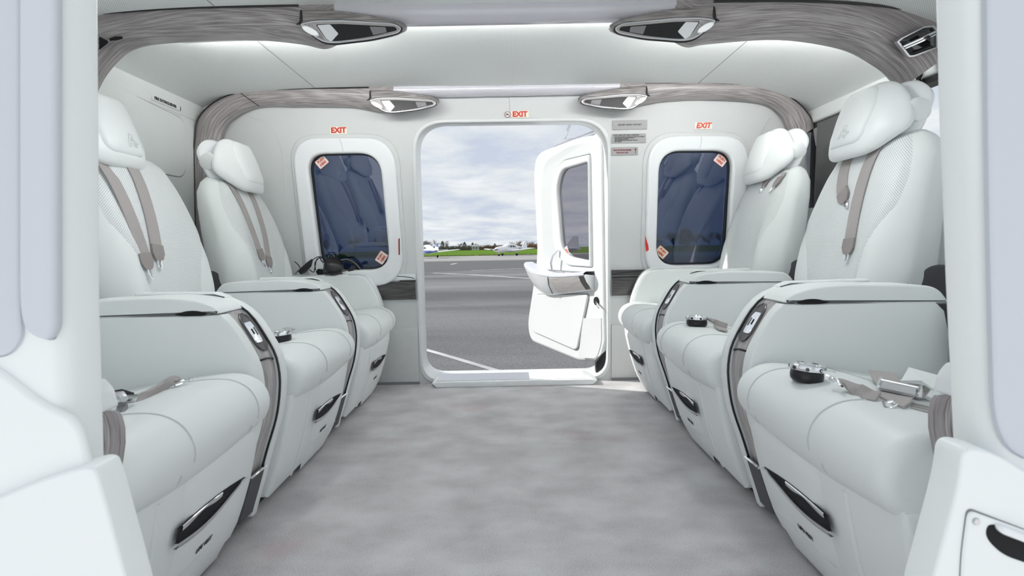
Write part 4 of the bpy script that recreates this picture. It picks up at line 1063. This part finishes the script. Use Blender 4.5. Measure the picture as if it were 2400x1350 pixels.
push('PUSH HERE sticker in the bottom right corner of the left window', 892.5, 605, math.radians(55))
push('PUSH HERE sticker in the top right corner of the right window', 1692, 375, math.radians(-38))
push('yellowish PUSH HERE sticker in the bottom left corner of the right window', 1553, 592, math.radians(-42), em=M_cream)
# red pull tabs beside the window frames
def tab(label, pts, m):
    q = [P(x, y, 2.478) for x, y in pts]; c = q[0].copy(); k = len(q)
    off = Vector((0, .004, 0))
    mb = MB().add([p-c for p in q]+[p-c+off for p in q], [tuple(range(k)), tuple(range(k, 2*k))]+[(i, (i+1) % k, k+(i+1) % k, k+i) for i in range(k)])
    o = obj('pull_tab', mb, m, smooth=False, loc=c+Vector((0, -.004, 0))); tag(o, label, 'pull tab', 'red pull tabs'); return o
tab('narrow dark red pull tab right of the left window', [(934, 560), (937, 558), (937.5, 597), (934.5, 598)], M_inkr)
tab('red pull tab left of the right window', [(1512, 552), (1514, 560), (1519, 575), (1520, 586), (1514, 590), (1512, 572)], M_red)
# small label on the left bulkhead
t = link('wall_label', curve_mesh('wall_label', [rrect(-.095, -.011, .095, .011, .002, 2)], .0008, M_panel, frame((0, 0, 0), (0, 1, 0), (0, 0, 1))), None, (-1.3868, 2.195, 1.262)); tag(t, 'small FIRE EXTINGUISHER label on the left bulkhead', 'label')
link('lettering', text_mesh('lettering', 'FIRE EXTINGUISHER', .0165, M_ink, frame((.0012, -.012, 0), (0, 1, 0), (0, 0, 1)), bold=.0005, sx=.95), t)
ar2 = [(-.0015, .009), (.0015, .009), (.0015, -.003), (.004, -.003), (0, -.010), (-.004, -.003), (-.0015, -.003)]
link('arrow', curve_mesh('arrow', [ar2], .0008, M_ink, frame((.0012, .086, 0), (0, 1, 0), (0, 0, 1))), t)

# ------------------------------------------------------------------ the open passenger door
HIN = Vector((.462, 2.60, 0)); DV = Vector((-.382, .921, 0)).normalized()           # width direction, hinge to free edge
DN = DV.cross(Vector((0, 0, 1)))                                                    # inner face normal
if DN.y > 0: DN = -DN
# the inner face looks to the left and back to the cabin
DN = Vector((-DV.y, DV.x, 0)); DN = DN if DN.x < 0 else -DN
door = thing('door_1', 'open white passenger door with window and armrest swung outwards', 'door', HIN)
del door['category']; door['kind'] = 'structure'
def DM(d=0.0): 
    M = Matrix.Identity(4)
    for i, c in enumerate((DV, Vector((0, 0, 1)), DN, DN*d)):
        for r in range(3): M[r][i] = c[r]
    return M
def ds(px):
    U = px-CX; return ((HIN.x*FPX)-HIN.y*U)/(-DV.x*FPX+DV.y*U)
def DPX(lst):
    """picture points -> (s, z) on the door's inner plane"""
    r = []
    for px, py in lst:
        s_ = ds(px); q = P(px, py, HIN.y+DV.y*s_); r.append((s_, q.z))
    return r
pan = fillet(DPX([(1424, 300), (1378, 318), (1345, 326), (1262, 358), (1252, 400), (1258, 600), (1243, 690), (1231, 760), (1238, 800), (1352, 848), (1412, 842), (1422, 800)]), [.02, .05, .05, .10, .10, .1, .1, .08, .06, .05, .04, .02], 8)
hole = fillet(DPX([(1387, 381), (1326, 399), (1314, 440), (1323, 580), (1338, 600), (1386, 610)]), [.01, .05, .05, .05, .05, .01], 8)
link('door_panel', curve_mesh('door_panel', [pan, hole], .085, M_paint, DM(-.0425), bevel=.018, res=4), door)
link('pane', curve_mesh('pane', [grow(hole, .01)], .004, M_glassd, DM(.000)), door)
link('window_seal', curve_mesh('window_seal', [grow(hole, .004), grow(hole, -.010)], .012, M_black, DM(.008)), door)
inner = fillet(DPX([(1392, 362), (1325, 378), (1300, 430), (1302, 560), (1310, 600), (1335, 622), (1392, 626)]), [.02, .06, .08, .06, .06, .05, .02], 8)
link('window_frame', curve_mesh('window_frame', [inner, grow(hole, .002)], .03, M_paint, DM(.006), bevel=.010, res=3), door)
mid = fillet(DPX([(1398, 330), (1345, 340), (1285, 375), (1272, 430), (1276, 600), (1280, 632), (1398, 640)]), [.02, .06, .08, .08, .08, .06, .02], 8)
link('upper_lining', curve_mesh('upper_lining', [mid, grow(inner, .004)], .014, M_dline, DM(.004), bevel=.005, res=3), door)
# edge stile towards the hinge
stile = DPX([(1423, 306), (1398, 320), (1400, 640), (1398, 700), (1375, 840), (1410, 842), (1422, 800)])
link('stile', curve_mesh('stile', [fillet(stile, [.02, .04, .02, .05, .03, .04, .02], 6)], .03, M_paint, DM(.008), bevel=.010, res=3), door)
low = fillet(DPX([(1380, 690), (1255, 690), (1240, 750), (1246, 776), (1346, 820), (1352, 815)]), [.03, .04, .05, .05, .02, .01], 8)
link('pocket_gap', curve_mesh('pocket_gap', [grow(low, .004)], .004, M_mid, DM(.0005)), door)
link('lower_pocket', curve_mesh('lower_pocket', [low], .016, M_paint, DM(.004), bevel=.006, res=3), door)
kick = DPX([(1400, 745), (1374, 745), (1360, 838), (1404, 838), (1416, 800), (1416, 745)])
link('kick_panel', curve_mesh('kick_panel', [fillet(kick, [0, 0, .02, .03, .03, 0], 5)], .004, M_kick, DM(.024)), door)
M_woodp = wood('bleached_oak', (.42, .38, .36), (.60, .57, .55), (.70, .68, .66))
# armrest with pocket
def dpt(s_, z, d): return tuple(DV*s_+Vector((0, 0, z))+DN*d)
top = crom([(ds(1248), DPX([(1248, 617)])[0][1], .050), (ds(1258), DPX([(1258, 622)])[0][1], .075), (ds(1285), DPX([(1285, 636)])[0][1], .092), (ds(1320), DPX([(1320, 643)])[0][1], .092), (ds(1360), DPX([(1360, 643)])[0][1], .085), (ds(1399), DPX([(1399, 640)])[0][1], .070)], 6)
bot = crom([(ds(1252), DPX([(1252, 652)])[0][1], .03), (ds(1262), DPX([(1262, 672)])[0][1], .035), (ds(1288), DPX([(1288, 690)])[0][1], .040), (ds(1320), DPX([(1320, 689)])[0][1], .040), (ds(1360), DPX([(1360, 684)])[0][1], .040), (ds(1398), DPX([(1398, 679)])[0][1], .038)], 6)
ap = MB(); rows = []
for (s0, z0, d0), (s1, z1, d1) in zip(top, bot):
    rows.append([dpt(s0, z0-.012, .0), dpt(s0, z0-.004, d0), dpt(s0, z0-.012, d0+.006), dpt(lerp(s0, s1, .5), lerp(z0, z1, .5), lerp(d0, d1, .35)+.004), dpt(s1, z1+.01, d1), dpt(s1, z1, d1-.012), dpt(s1, z1, 0)])
ap.grid(rows); ap.add(rows[0], [tuple(range(7))]); ap.add(rows[-1], [tuple(range(7))])
arm = obj('armrest', ap, M_plastic, door, angle=50)
tr = MB(); rows = []
for s0, z0, d0 in top: rows.append([dpt(s0, z0-.006, 0), dpt(s0, z0+.010, .004), dpt(s0, z0+.010, d0-.004), dpt(s0, z0+.002, d0+.009), dpt(s0, z0-.008, d0+.010), dpt(s0, z0-.010, d0)])
tr.grid(rows); obj('armrest_trim', tr, M_strip, arm, angle=50)
n_t = len(top); rows = []
for (s0, z0, d0), (s1, z1, d1) in list(zip(top, bot))[-13:]:
    rows.append([dpt(s0, z0-.014, d0+.0075), dpt(lerp(s0, s1, .5), lerp(z0, z1, .5), lerp(d0, d1, .35)+.006), dpt(s1, z1+.012, d1+.002), dpt(s1, z1+.003, d1-.006)])
obj('oak_cover', MB().grid(rows), M_woodp, arm)
q0, q1 = top[-13], bot[-15]
obj('cover_joint', MB().tube([dpt(q0[0], q0[1]-.012, q0[2]+.008), dpt(lerp(q0[0], q1[0], .5), lerp(q0[1], q1[1], .5), lerp(q0[2], q1[2], .35)+.007), dpt(q1[0], q1[1]+.008, q1[2]+.003)], .0022, 6), M_black, arm)
rows = []
for (s0, z0, d0), (s1, z1, d1) in list(zip(top, bot))[-3:]:
    rows.append([dpt(s0, z0-.012, d0+.0095), dpt(lerp(s0, s1, .5), lerp(z0, z1, .5), lerp(d0, d1, .35)+.009), dpt(s1, z1+.004, d1+.003)])
obj('oak_end', MB().grid(rows), M_woodd, arm)
s_, z_ = DPX([(1330, 592)])[0]
obj('door_sticker', MB().box(0, 0, 0, 0, 0, 0), M_stick, door)
door.children[-1].data = curve_mesh('door_sticker', [rrect(s_-.035, z_-.02, s_+.035, z_+.02, .006, 3)], .001, M_stick, DM(.0035) @ Matrix.Translation((s_, z_, 0)) @ Matrix.Rotation(math.radians(60), 4, 'Z') @ Matrix.Translation((-s_, -z_, 0)))
for i, wd in enumerate(('PUSH', 'HERE')):
    link('lettering', text_mesh('lettering', wd, .018, M_orange, DM(.0045) @ Matrix.Translation((s_+.004-.012*i, z_, 0)) @ Matrix.Rotation(math.radians(60), 4, 'Z') @ Matrix.Diagonal((-1, 1, 1, 1)), bold=.0006), door)
# pull strap, gas strut, hinge boss
def dq(px, py, d): 
    (a, z), = DPX([(px, py)]); return dpt(a, z, d)
obj('pull_strap', ribbon(MB(), [dq(1319, 585, .03), dq(1314, 598, .05), dq(1311, 615, .055), dq(1312, 636, .05)], tuple(DV), .012, .006), M_alu, door)
obj('hinge_boss', MB().lathe([(0, .030), (.020, .030), (.021, .02), (.021, 0)], dq(1406, 705, 0.0), tuple(DN), 20), M_gap, door)
obj('hinge_cable', MB().tube([Vector(dq(1409, 708, .032)), Vector(dq(1416, 713, .045)), Vector(dq(1421, 720, .05))], .005, 8), M_alu, door)
obj('hinge_arm', MB().prism([(0, 0), (.03, .02), (.08, .07), (.085, .12), (.06, .13), (.0, .05)], -.02, .02, .004, fn=lambda a, y, z: tuple(Vector((-.055+a, .03+y, .03+z)))), M_black, door)
p0, p1 = P(1344, 270, 2.62)-HIN, P(1324, 325, 3.05)-HIN
obj('stay_rod', MB().tube([p0, lerp(p0, p1, .62)], .007, 8), M_alu, door); obj('stay_rod', MB().tube([lerp(p0, p1, .55), p1], .0045, 8), M_chrome, door)
obj('rain_gutter', MB().tube([Vector(dpt(a, z+.012, -.05)) for a, z in DPX([(1405, 300), (1345, 322), (1285, 346)])], .006, 6), M_alu, door)

# ------------------------------------------------------------------ cockpit glimpsed on the right
cs = thing('cockpit_seat', 'dark grey cockpit seat top glimpsed behind the nearest right headrest', 'seat', (1.72, 1.62, 0))
obj('seat_back', MB().prism(fillet([(-.06, .45), (-.05, .92), (-.02, 1.0), (.06, 1.0), (.10, .45)], .02, 4), -.22, .22, .03, fn=lambda a, y, z: (a, y, z)), M_grey, cs)
obj('seat_headrest', MB().pillow(fillet([(-.13, -.07), (.13, -.07), (.14, .05), (.09, .10), (-.09, .10), (-.14, .05)], .03, 5), lambda w, tt, d: (-.02-d, w, 1.08+tt), .04, .04), M_grey, cs)
obj('pedestal', MB().box(-.2, -.2, 0, .2, .2, .46), M_black, cs, smooth=False)
ch = thing('hanging_headset', 'black headset with looped cable hanging behind the nearest right headrest', 'headset', P(2160, 150, 1.75))
cl_ = ch.location
obj('cable', MB().tube([tuple(q-cl_) for q in (P(2168, 150, 1.75), P(2155, 186, 1.75), P(2162, 192, 1.75), P(2166, 183, 1.76), P(2156, 183, 1.77))], .004, 6), M_black, ch)
obj('hanger', MB().tube([tuple(q-cl_) for q in (P(2152, 150, 1.77), P(2151, 170, 1.77), P(2153, 186, 1.77))], .007, 6), M_black, ch)
obj('ear_cup', MB().lathe([(0, -.02), (.02, -.02), (.028, -.01), (.028, .01), (.02, .02), (0, .02)], tuple(P(2180, 166, 1.78)-cl_), (.3, 1, .2), 18), M_grey, ch)
obj('bracket', MB().tube([tuple(q-cl_) for q in (P(2190, 160, 1.78), P(2210, 172, 1.78))], .006, 6), M_black, ch)

# ------------------------------------------------------------------ the airfield outside
GZ = -.75
M_asph = mat('asphalt', (.2, .2, .2), .9, spec=.2)
N_, L_ = M_asph.node_tree.nodes, M_asph.node_tree.links
_n, _r = mix_noise(M_asph, (.115, .115, .117), (.225, .225, .227), .35, 8, .34, .66, stretch=(.25, 1, 1))
_t = N_.new('ShaderNodeTexCoord'); _f = N_.new('ShaderNodeTexNoise'); _f.inputs['Scale'].default_value = 45; _f.inputs['Detail'].default_value = 4
_mx = N_.new('ShaderNodeMix'); _mx.data_type = 'RGBA'; _mx.blend_type = 'OVERLAY'; _mx.inputs[0].default_value = .75
L_.new(_t.outputs['Object'], _f.inputs['Vector']); L_.new(_r.outputs[0], _mx.inputs[6]); L_.new(_f.outputs[0], _mx.inputs[7]); L_.new(_mx.outputs[2], N_['Principled BSDF'].inputs['Base Color'])
M_conc = mat('pale_apron', (.36, .35, .34), .9, spec=.2); mix_noise(M_conc, (.28, .275, .27), (.42, .41, .395), .2, 6, stretch=(.2, 1, 1))
M_bounce = mat('bounce_concrete', (.68, .68, .66), .9, spec=.2); mix_noise(M_bounce, (.74, .74, .725), (.82, .815, .80), .8, 6)  # unseen ground whitened to throw light back into the cabin
M_mark = mat('worn_paint', (.42, .42, .42), .9); mix_noise(M_mark, (.36, .36, .36), (.58, .58, .57), 1.2, 6)
M_grass = mat('grass', (.10, .24, .02), .9, spec=.1); mix_noise(M_grass, (.06, .15, .003), (.12, .22, .008), .5, 6, stretch=(.3, 1, 1))
M_grassd = mat('rough_grass', (.20, .22, .07), .9)
M_twig = mat('bare_twigs', (.17, .15, .14), .9)
M_twig2 = mat('brown_twigs', (.24, .17, .13), .9)
M_ever = mat('evergreen', (.03, .05, .035), .9)
M_plane = mat('aircraft_white', (.84, .85, .86), .3, coat=.5)
M_blue = mat('aircraft_blue', (.02, .09, .36), .3, coat=.5)
M_dglass = mat('aircraft_window', (.06, .065, .07), .1)
M_tyre = mat('tyre', (.012, .012, .012), .8)
def ground(name, y0, y1, m, z, label, x=900):
    mb = MB(); mb.box(-x, y0, z-.05, x, y1, z)
    return struct(obj(name, mb, m, smooth=False), label)
ground('ground', 2.2, 56, M_asph, GZ, 'grey asphalt of the airfield')
ground('apron', -300, 2.2, M_bounce, GZ, 'unseen concrete under and behind the helicopter, made pale to bounce light')
ground('apron', 56, 88, M_conc, GZ+.002, 'paler concrete apron under the parked aeroplanes')
g = ground('grass_field', 88, 300, M_grass, GZ+.02, 'bright green grass beyond the apron')
mb = MB(); random.seed(3)
for i in range(1500):
    x = random.uniform(-35, 22); y = 88+random.uniform(-.4, .5); h_ = random.uniform(.08, .28)
    mb.add([(x-.10, y, GZ), (x+.10, y, GZ), (x+random.uniform(-.1, .1), y, GZ+h_)], [(0, 1, 2)])
o = obj('grass_tufts', mb, M_grassd, smooth=False, recalc=False); o['kind'] = 'stuff'; tag(o, 'ragged grass along the edge of the apron', 'grass')
# worn markings
def marking(label, pts, w):
    mb = MB(); rows = []
    for i, p in enumerate(pts):
        p = Vector((*p, GZ+.004)); a = Vector((*pts[max(i-1, 0)], 0)); b = Vector((*pts[min(i+1, len(pts)-1)], 0)); d = (b-a).normalized(); n = Vector((-d.y, d.x, 0))
        rows.append([tuple(p-n*w/2), tuple(p+n*w/2)])
    o = obj('ground_marking', MB().grid(rows), M_mark, smooth=False); tag(o, label, 'marking', 'worn lines painted on the asphalt'); return o
def gp(px, py):
    q = RP(px, py, GZ); return (q.x, q.y)
marking('worn pale line across the asphalt near the door sill', [gp(970, 812), gp(1060, 838), gp(1160, 868), gp(1230, 888)], .09)
marking('faint pale streak in the middle of the asphalt', [gp(1015, 640), gp(1110, 644), gp(1260, 654), gp(1400, 666)], .30)
marking('faint pale streak farther out, below the white aeroplane', [gp(1105, 634), gp(1180, 631), gp(1260, 628)], .25)
marking('short white dash far out on the asphalt', [gp(1057, 620), gp(1069, 617)], .30)
M_asphd = mat('dark_asphalt_patch', (.17, .17, .17), .9, spec=.2)
def strip(label, pts, w, m):
    o = marking(label, pts, w); o.data.materials.clear(); o.data.materials.append(m); o.location.z = -.002; return o
strip('darker band of asphalt along the edge of the apron', [(-60, 43), (0, 44), (60, 48)], 20, mat('dark_asphalt', (.125, .125, .127), .9, spec=.2))
strip('dark tar seam running across the asphalt', [gp(960, 698), gp(1080, 716), gp(1180, 728), gp(1260, 738)], .05, M_asphd)

# low-wing aeroplanes
def aeroplane(label, loc, yaw, blue):
    t = thing('light_aeroplane', label, 'aeroplane', loc, 'parked low-wing aeroplanes'); t.rotation_euler = (0, 0, yaw)
    # nose to +x, length 7.3
    st = [(3.35, .95, .02, .02), (3.25, .95, .22, .22), (2.9, .98, .40, .36), (2.2, 1.02, .50, .42), (1.6, 1.05, .56, .46), (.8, 1.18, .60, .62), (.1, 1.22, .60, .68), (-.7, 1.18, .56, .60), (-1.6, 1.10, .42, .42), (-2.8, 1.06, .26, .27), (-3.7, 1.08, .10, .17), (-3.95, 1.10, .03, .08)]
    st = crom(st, 3)
    rows = [[(x, math.copysign(abs(math.cos(a))**.8, math.cos(a))*hw, zc+math.copysign(abs(math.sin(a))**.8, math.sin(a))*hh) for a in [2*PI*k/20 for k in range(20)]] for x, zc, hw, hh in st]
    fu = obj('fuselage', MB().grid(rows, closed=True, cap=True), M_plane, t, angle=60)
    if blue:
        r2 = [[(x, s*(hw*math.cos(a)**.8+.012), zc-math.sin(a)**.8*hh-.004) for a in [lerp(.12, .95, k/6) for k in range(7)]] for s in (-1, 1) for x, zc, hw, hh in st[4:-3]]
        n_ = len(r2)//2
        mbb = MB().grid(r2[:n_]); mbb.grid(r2[n_:]); obj('blue_stripe', mbb, M_blue, fu, recalc=False)
    for s in (-1, 1):
        rows = []
        for y, xl, xt, z, th in ((.3, 1.15, -.45, .72, .11), (2.5, 1.05, -.45, .90, .09), (4.75, .98, -.42, 1.08, .07), (4.95, .8, -.3, 1.10, .02)):
            c = xl-xt; rows.append([(xl, s*y, z), (xl-.1*c, s*y, z+th), (xl-.4*c, s*y, z+th*1.2), (xt, s*y, z+.02), (xl-.5*c, s*y, z-th*.5), (xl-.08*c, s*y, z-th*.5)])
        obj('wing', MB().grid(rows, closed=True, cap=True), M_plane, t, angle=40)
        rows = [[(-3.0+.0, s*y, 1.12), (-3.25, s*y, 1.16), (-3.75, s*y, 1.13), (-3.3, s*y, 1.09)] for y in (.05, 1.55)]
        obj('tailplane', MB().grid(rows, closed=True, cap=True), M_plane, t)
        obj('wheel', MB().lathe([(0, -.07), (.18, -.07), (.21, 0), (.18, .07), (0, .07)], (0.15, s*1.5, .21), (0, 1, 0), 16), M_tyre, t)
        obj('gear_leg', MB().tube([(.15, s*1.5, .3), (.15, s*1.5, .8)], .075, 8), M_plane, t)
        for (x0, x1, z0, z1) in ((.72, 1.05, 1.30, 1.60), (.15, .62, 1.28, 1.66), (-.42, .05, 1.28, 1.62), (-.85, -.52, 1.28, 1.52)):
            q = []
            def side(x, z): 
                i = min(range(len(st)), key=lambda i: abs(st[i][0]-x)); _, zc, hw, hh = st[i]
                return (x, s*(hw*max(.05, 1-min(1, abs((z-zc)/hh))**2.5)**.4+.008), z)
            obj('window', MB().grid([[side(x0+(.12 if z == z1 else 0), z), side(x1, z)] for z in (z0, (z0+z1)/2, z1)]), M_dglass, fu, recalc=False)
    fin = fillet([(-2.6, 1.25), (-3.35, 2.22), (-3.85, 2.25), (-3.9, 1.1), (-3.2, 1.1)], [.02, .1, .08, .02, .02], 4)
    f_ = obj('fin', MB().prism(fin, -.05, .05, .02), M_plane, t)
    if blue: obj('fin_stripe', MB().prism([(-3.15, 1.75), (-3.40, 2.1), (-3.84, 2.1), (-3.86, 1.55), (-3.3, 1.55)], -.056, .056, 0), M_blue, f_, smooth=False)
    obj('nose_wheel', MB().lathe([(0, -.06), (.16, -.06), (.19, 0), (.16, .06), (0, .06)], (2.5, 0, .19), (0, 1, 0), 16), M_tyre, t)
    obj('nose_leg', MB().tube([(2.5, 0, .25), (2.5, 0, .8)], .07, 8), M_plane, t)
    obj('spinner', MB().lathe([(.0, .42), (.08, .36), (.15, .22), (.18, 0), (0, 0)], (3.3, 0, .95), (1, 0, 0), 14), M_plane, t)
    pr = MB()
    for s in (-1, 1): ribbon(pr, [(3.5, s*.05, .95), (3.5, s*.5, .97), (3.5, s*.92, 1.0)], (.3, 0, 1), [.12, .15, .07], .03)
    obj('propeller', pr, M_black, t)
    obj('aerial', MB().tube([(-.6, 0, 1.7), (-.75, 0, 2.05)], .02, 5), M_plane, t); obj('aerial', MB().tube([(-1.4, 0, 1.45), (-1.6, 0, 1.85)], .02, 5), M_plane, t)
    link('registration', text_mesh('registration', 'G-AZDE' if not blue else 'G-UK', .34, M_blue if not blue else M_plane, frame((-1.45, .46, 1.08), (-1, .12, 0), (0, 0, 1)) , bold=.012), t)
    return t
q = RP(1190, 600, GZ); q = P(1196, 600, 82); aeroplane('all white low-wing aeroplane parked beyond the doorway', (q.x, 82, GZ), math.radians(180+47), False)
q = P(1000, 601, 76); aeroplane('white and blue low-wing aeroplane half hidden by the left edge of the doorway', (-11.6, 76, GZ), math.radians(180-60), True)
q = P(742, 601, 70); aeroplane('low-wing aeroplane dimly seen through the left tinted window', (q.x, 70, GZ), math.radians(180-20), False)
aeroplane('aeroplane mirrored in the window of the open door', (-34, 34, GZ), math.radians(70), False)

# trees along the far edge of the field
def tree_mesh(seed, h, kind):
    rnd = random.Random(seed); mb = MB()
    def br(p, d, L, r, lev):
        n = 3; pts = [p]
        for i in range(n):
            d = (d+Vector((rnd.uniform(-.16, .16), rnd.uniform(-.16, .16), .05))).normalized(); p = p+d*(L/n); pts.append(p)
        mb.tube(pts, [r*(1-.45*i/n) for i in range(n+1)], 4 if lev < 2 else 3, cap=False)
        if lev < 4:
            for k in range(6 if lev < 2 else 4):
                a = rnd.uniform(0, 2*PI); sp = rnd.uniform(.5, 1.0); q = pts[rnd.randint(1, n)]
                dd = (d+Vector((math.cos(a)*sp, math.sin(a)*sp, rnd.uniform(-.1, .35)))).normalized()
                br(q, dd, L*rnd.uniform(.55, .75), r*.6, lev+1)
    br(Vector((0, 0, 0)), Vector((0, 0, 1)), h*.38, h*.020, 0)
    zm = max(v[2] for v in mb.v); xm = max(max(abs(v[0]), abs(v[1])) for v in mb.v)
    mb.v = [(v[0]*.5/xm, v[1]*.5/xm, v[2]/zm) for v in mb.v]
    return mb.mesh('crown', M_twig2 if kind == 'brown' else M_twig, smooth=False, recalc=False)
def ever_mesh(seed, h):
    rnd = random.Random(seed); mb = MB()
    mb.tube([(0, 0, 0), (0, 0, h*.5)], h*.02, 6)
    for i in range(500):
        z = rnd.uniform(.12, 1); rr = h*.30*math.sin(PI*min(1, z*.9+.08))**.7; a = rnd.uniform(0, 2*PI); rr *= rnd.uniform(.4, 1)
        c = Vector((math.cos(a)*rr, math.sin(a)*rr, z*h)); s = h*.07
        u = Vector((rnd.uniform(-1, 1), rnd.uniform(-1, 1), rnd.uniform(-1, 1)))*s; v = Vector((rnd.uniform(-1, 1), rnd.uniform(-1, 1), rnd.uniform(-1, 1)))*s
        mb.add([tuple(c-u), tuple(c+u), tuple(c+v)], [(0, 1, 2)])
    return mb.mesh('crown', M_ever, smooth=False, recalc=False)
TM = [tree_mesh(10+i, 1, 'twig') for i in range(4)]+[tree_mesh(30+i, 1, 'brown') for i in range(2)]
EM = [ever_mesh(50+i, 1) for i in range(2)]
TREES = [(975, 566, 0, 'behind the left edge of the doorway'), (992, 563, 1, 'bare tree above the blue-striped nose'), (1008, 562, 2, 'tall bare tree left of the blue fin'), (1020, 561, 4, 'brownish bare tree just left of the blue fin'), (1037, 566, 6, 'dark evergreen just right of the blue fin'), (1046, 563, 0, 'broad bare tree right of the blue fin'), 
         (1078, 569, 1, 'bare tree behind the dark evergreen'), (1089, 568, 7, 'dark bushy evergreen left of the small white building'), (1108, 569, 6, 'dark evergreen beside the small white building'), (1118, 569, 2, 'bare tree right of the small white building'), (1144, 571, 3, 'small bare tree above the brown hedge'), (1160, 571, 7, 'low dark evergreen left of the white nose'),
         (1190, 567, 4, 'brownish bare tree above the white cabin roof'), (1203, 565, 5, 'brownish bare tree above the white tail cone'), (1215, 564, 1, 'bare tree left of the white fin'), (1236, 563, 0, 'bare tree just right of the white fin'), (1246, 564, 2, 'bare tree partly behind the open door')]
for px, py, k, lab in TREES:
    y = 292+random.uniform(-18, 20); b_ = P(px, 582, y); tp = P(px, py, y); h_ = tp.z-GZ
    me = (TM+EM)[k]
    t = thing('evergreen_tree' if k >= 6 else 'bare_tree', lab if 'tree' in lab or 'evergreen' in lab else 'bare tree '+lab, 'tree', (b_.x, y, GZ), 'trees along the far edge of the airfield')
    o = link('crown', me, t); w_ = h_*random.uniform(1.0, 1.2)*(1 if k < 6 else .8); o.scale = (w_, w_, h_*1.02); o.rotation_euler = (0, 0, random.uniform(0, 6))
# tree rows dimly seen through the tinted windows, too dim to tell one tree from the next
def tree_row(label, spots, seed):
    rnd = random.Random(seed); mb = MB(); o0 = Vector((*spots[0], GZ))
    for x, y in spots:
        me = (TM+EM)[rnd.randint(0, 7)]; h_ = rnd.uniform(6, 8.5); off = Vector((x, y, GZ))-o0
        mb.add([(v.co.x*h_*1.4+off.x, v.co.y*h_*1.4+off.y, v.co.z*h_) for v in me.vertices], [tuple(p_.vertices) for p_ in me.polygons])
    o = obj('tree_row', mb, M_twig, smooth=False, recalc=False, loc=o0); o['kind'] = 'stuff'; tag(o, label, 'trees'); return o
tree_row('dim row of trees behind the left tinted window', [(210*math.cos(math.radians(a)), 210*math.sin(math.radians(a))) for a in range(100, 126, 3)], 5)
tree_row('dim row of trees behind the right tinted window', [(lerp(65, 115, k/9), 250) for k in range(10)], 6)
# grass for the left side of the field is the same grass, turned
mb = MB().box(-260, -60, GZ-.05, -75, 88, GZ+.015); struct(obj('grass_verge', mb, M_grass, smooth=False), 'green grass to the left of the apron')
# hedges: rough twiggy rows
def hedge(label, px0, px1, pyt, m, y, seed):
    rnd = random.Random(seed); a, b = P(px0, 582, y), P(px1, 582, y); h_ = P(px0, pyt, y).z-GZ; mb = MB()
    mb.prism(fillet([(0, 0), (0, h_*.7), (1.5, h_*.75), (2, 0)], .2, 2), a.x, b.x, .2, fn=lambda p, yy, z: (yy-a.x, p, z))
    for i in range(int(500*(b.x-a.x)/10)+60):
        x = rnd.uniform(0, b.x-a.x); z = h_*rnd.uniform(.3, 1.05); s = rnd.uniform(.12, .30)
        mb.add([(x-s, -.2, z-s), (x+s, -.3+rnd.uniform(-.3, .3), z-s*.4), (x+rnd.uniform(-.3, .3), -.2, z+s*.6)], [(0, 1, 2)])
    o = obj('hedge', mb, m, smooth=False, recalc=False, loc=(a.x, y, GZ)); tag(o, label, 'hedge', 'hedges behind the airfield'); return o
hedge('long low dark hedge behind the grass on the left', 960, 1105, 579, mat('dark_hedge', (.14, .125, .10), .9), 256, 1)
hedge('brown hedge between the two aeroplanes', 1122, 1180, 576, mat('brown_hedge', (.19, .12, .09), .9), 262, 2)
hedge('reddish brown hedge behind the white fin', 1185, 1262, 573, mat('red_hedge', (.26, .14, .10), .9), 262, 3)
# small buildings
bd = P(1108, 581, 264)
t = thing('building', 'small low white building between the trees', 'building', (bd.x, 264, GZ))
obj('wall', MB().box(-2.4, 0, 0, 2.6, 3, 1.9), mat('render_white', (.55, .56, .58), .8), t, smooth=False)
obj('roof', MB().prism([(-.3, 1.85), (1.5, 2.6), (3.3, 1.85)], -2.6, 2.8, 0, fn=lambda a, y, z: (y, a, z)), mat('slate', (.30, .31, .33), .8), t, smooth=False)
for x in (-1.4, .2, 1.5): obj('window', MB().box(x, -.03, .7, x+.6, .02, 1.4), M_dglass, t, smooth=False)
# outside of the cockpit: hull edge on the right
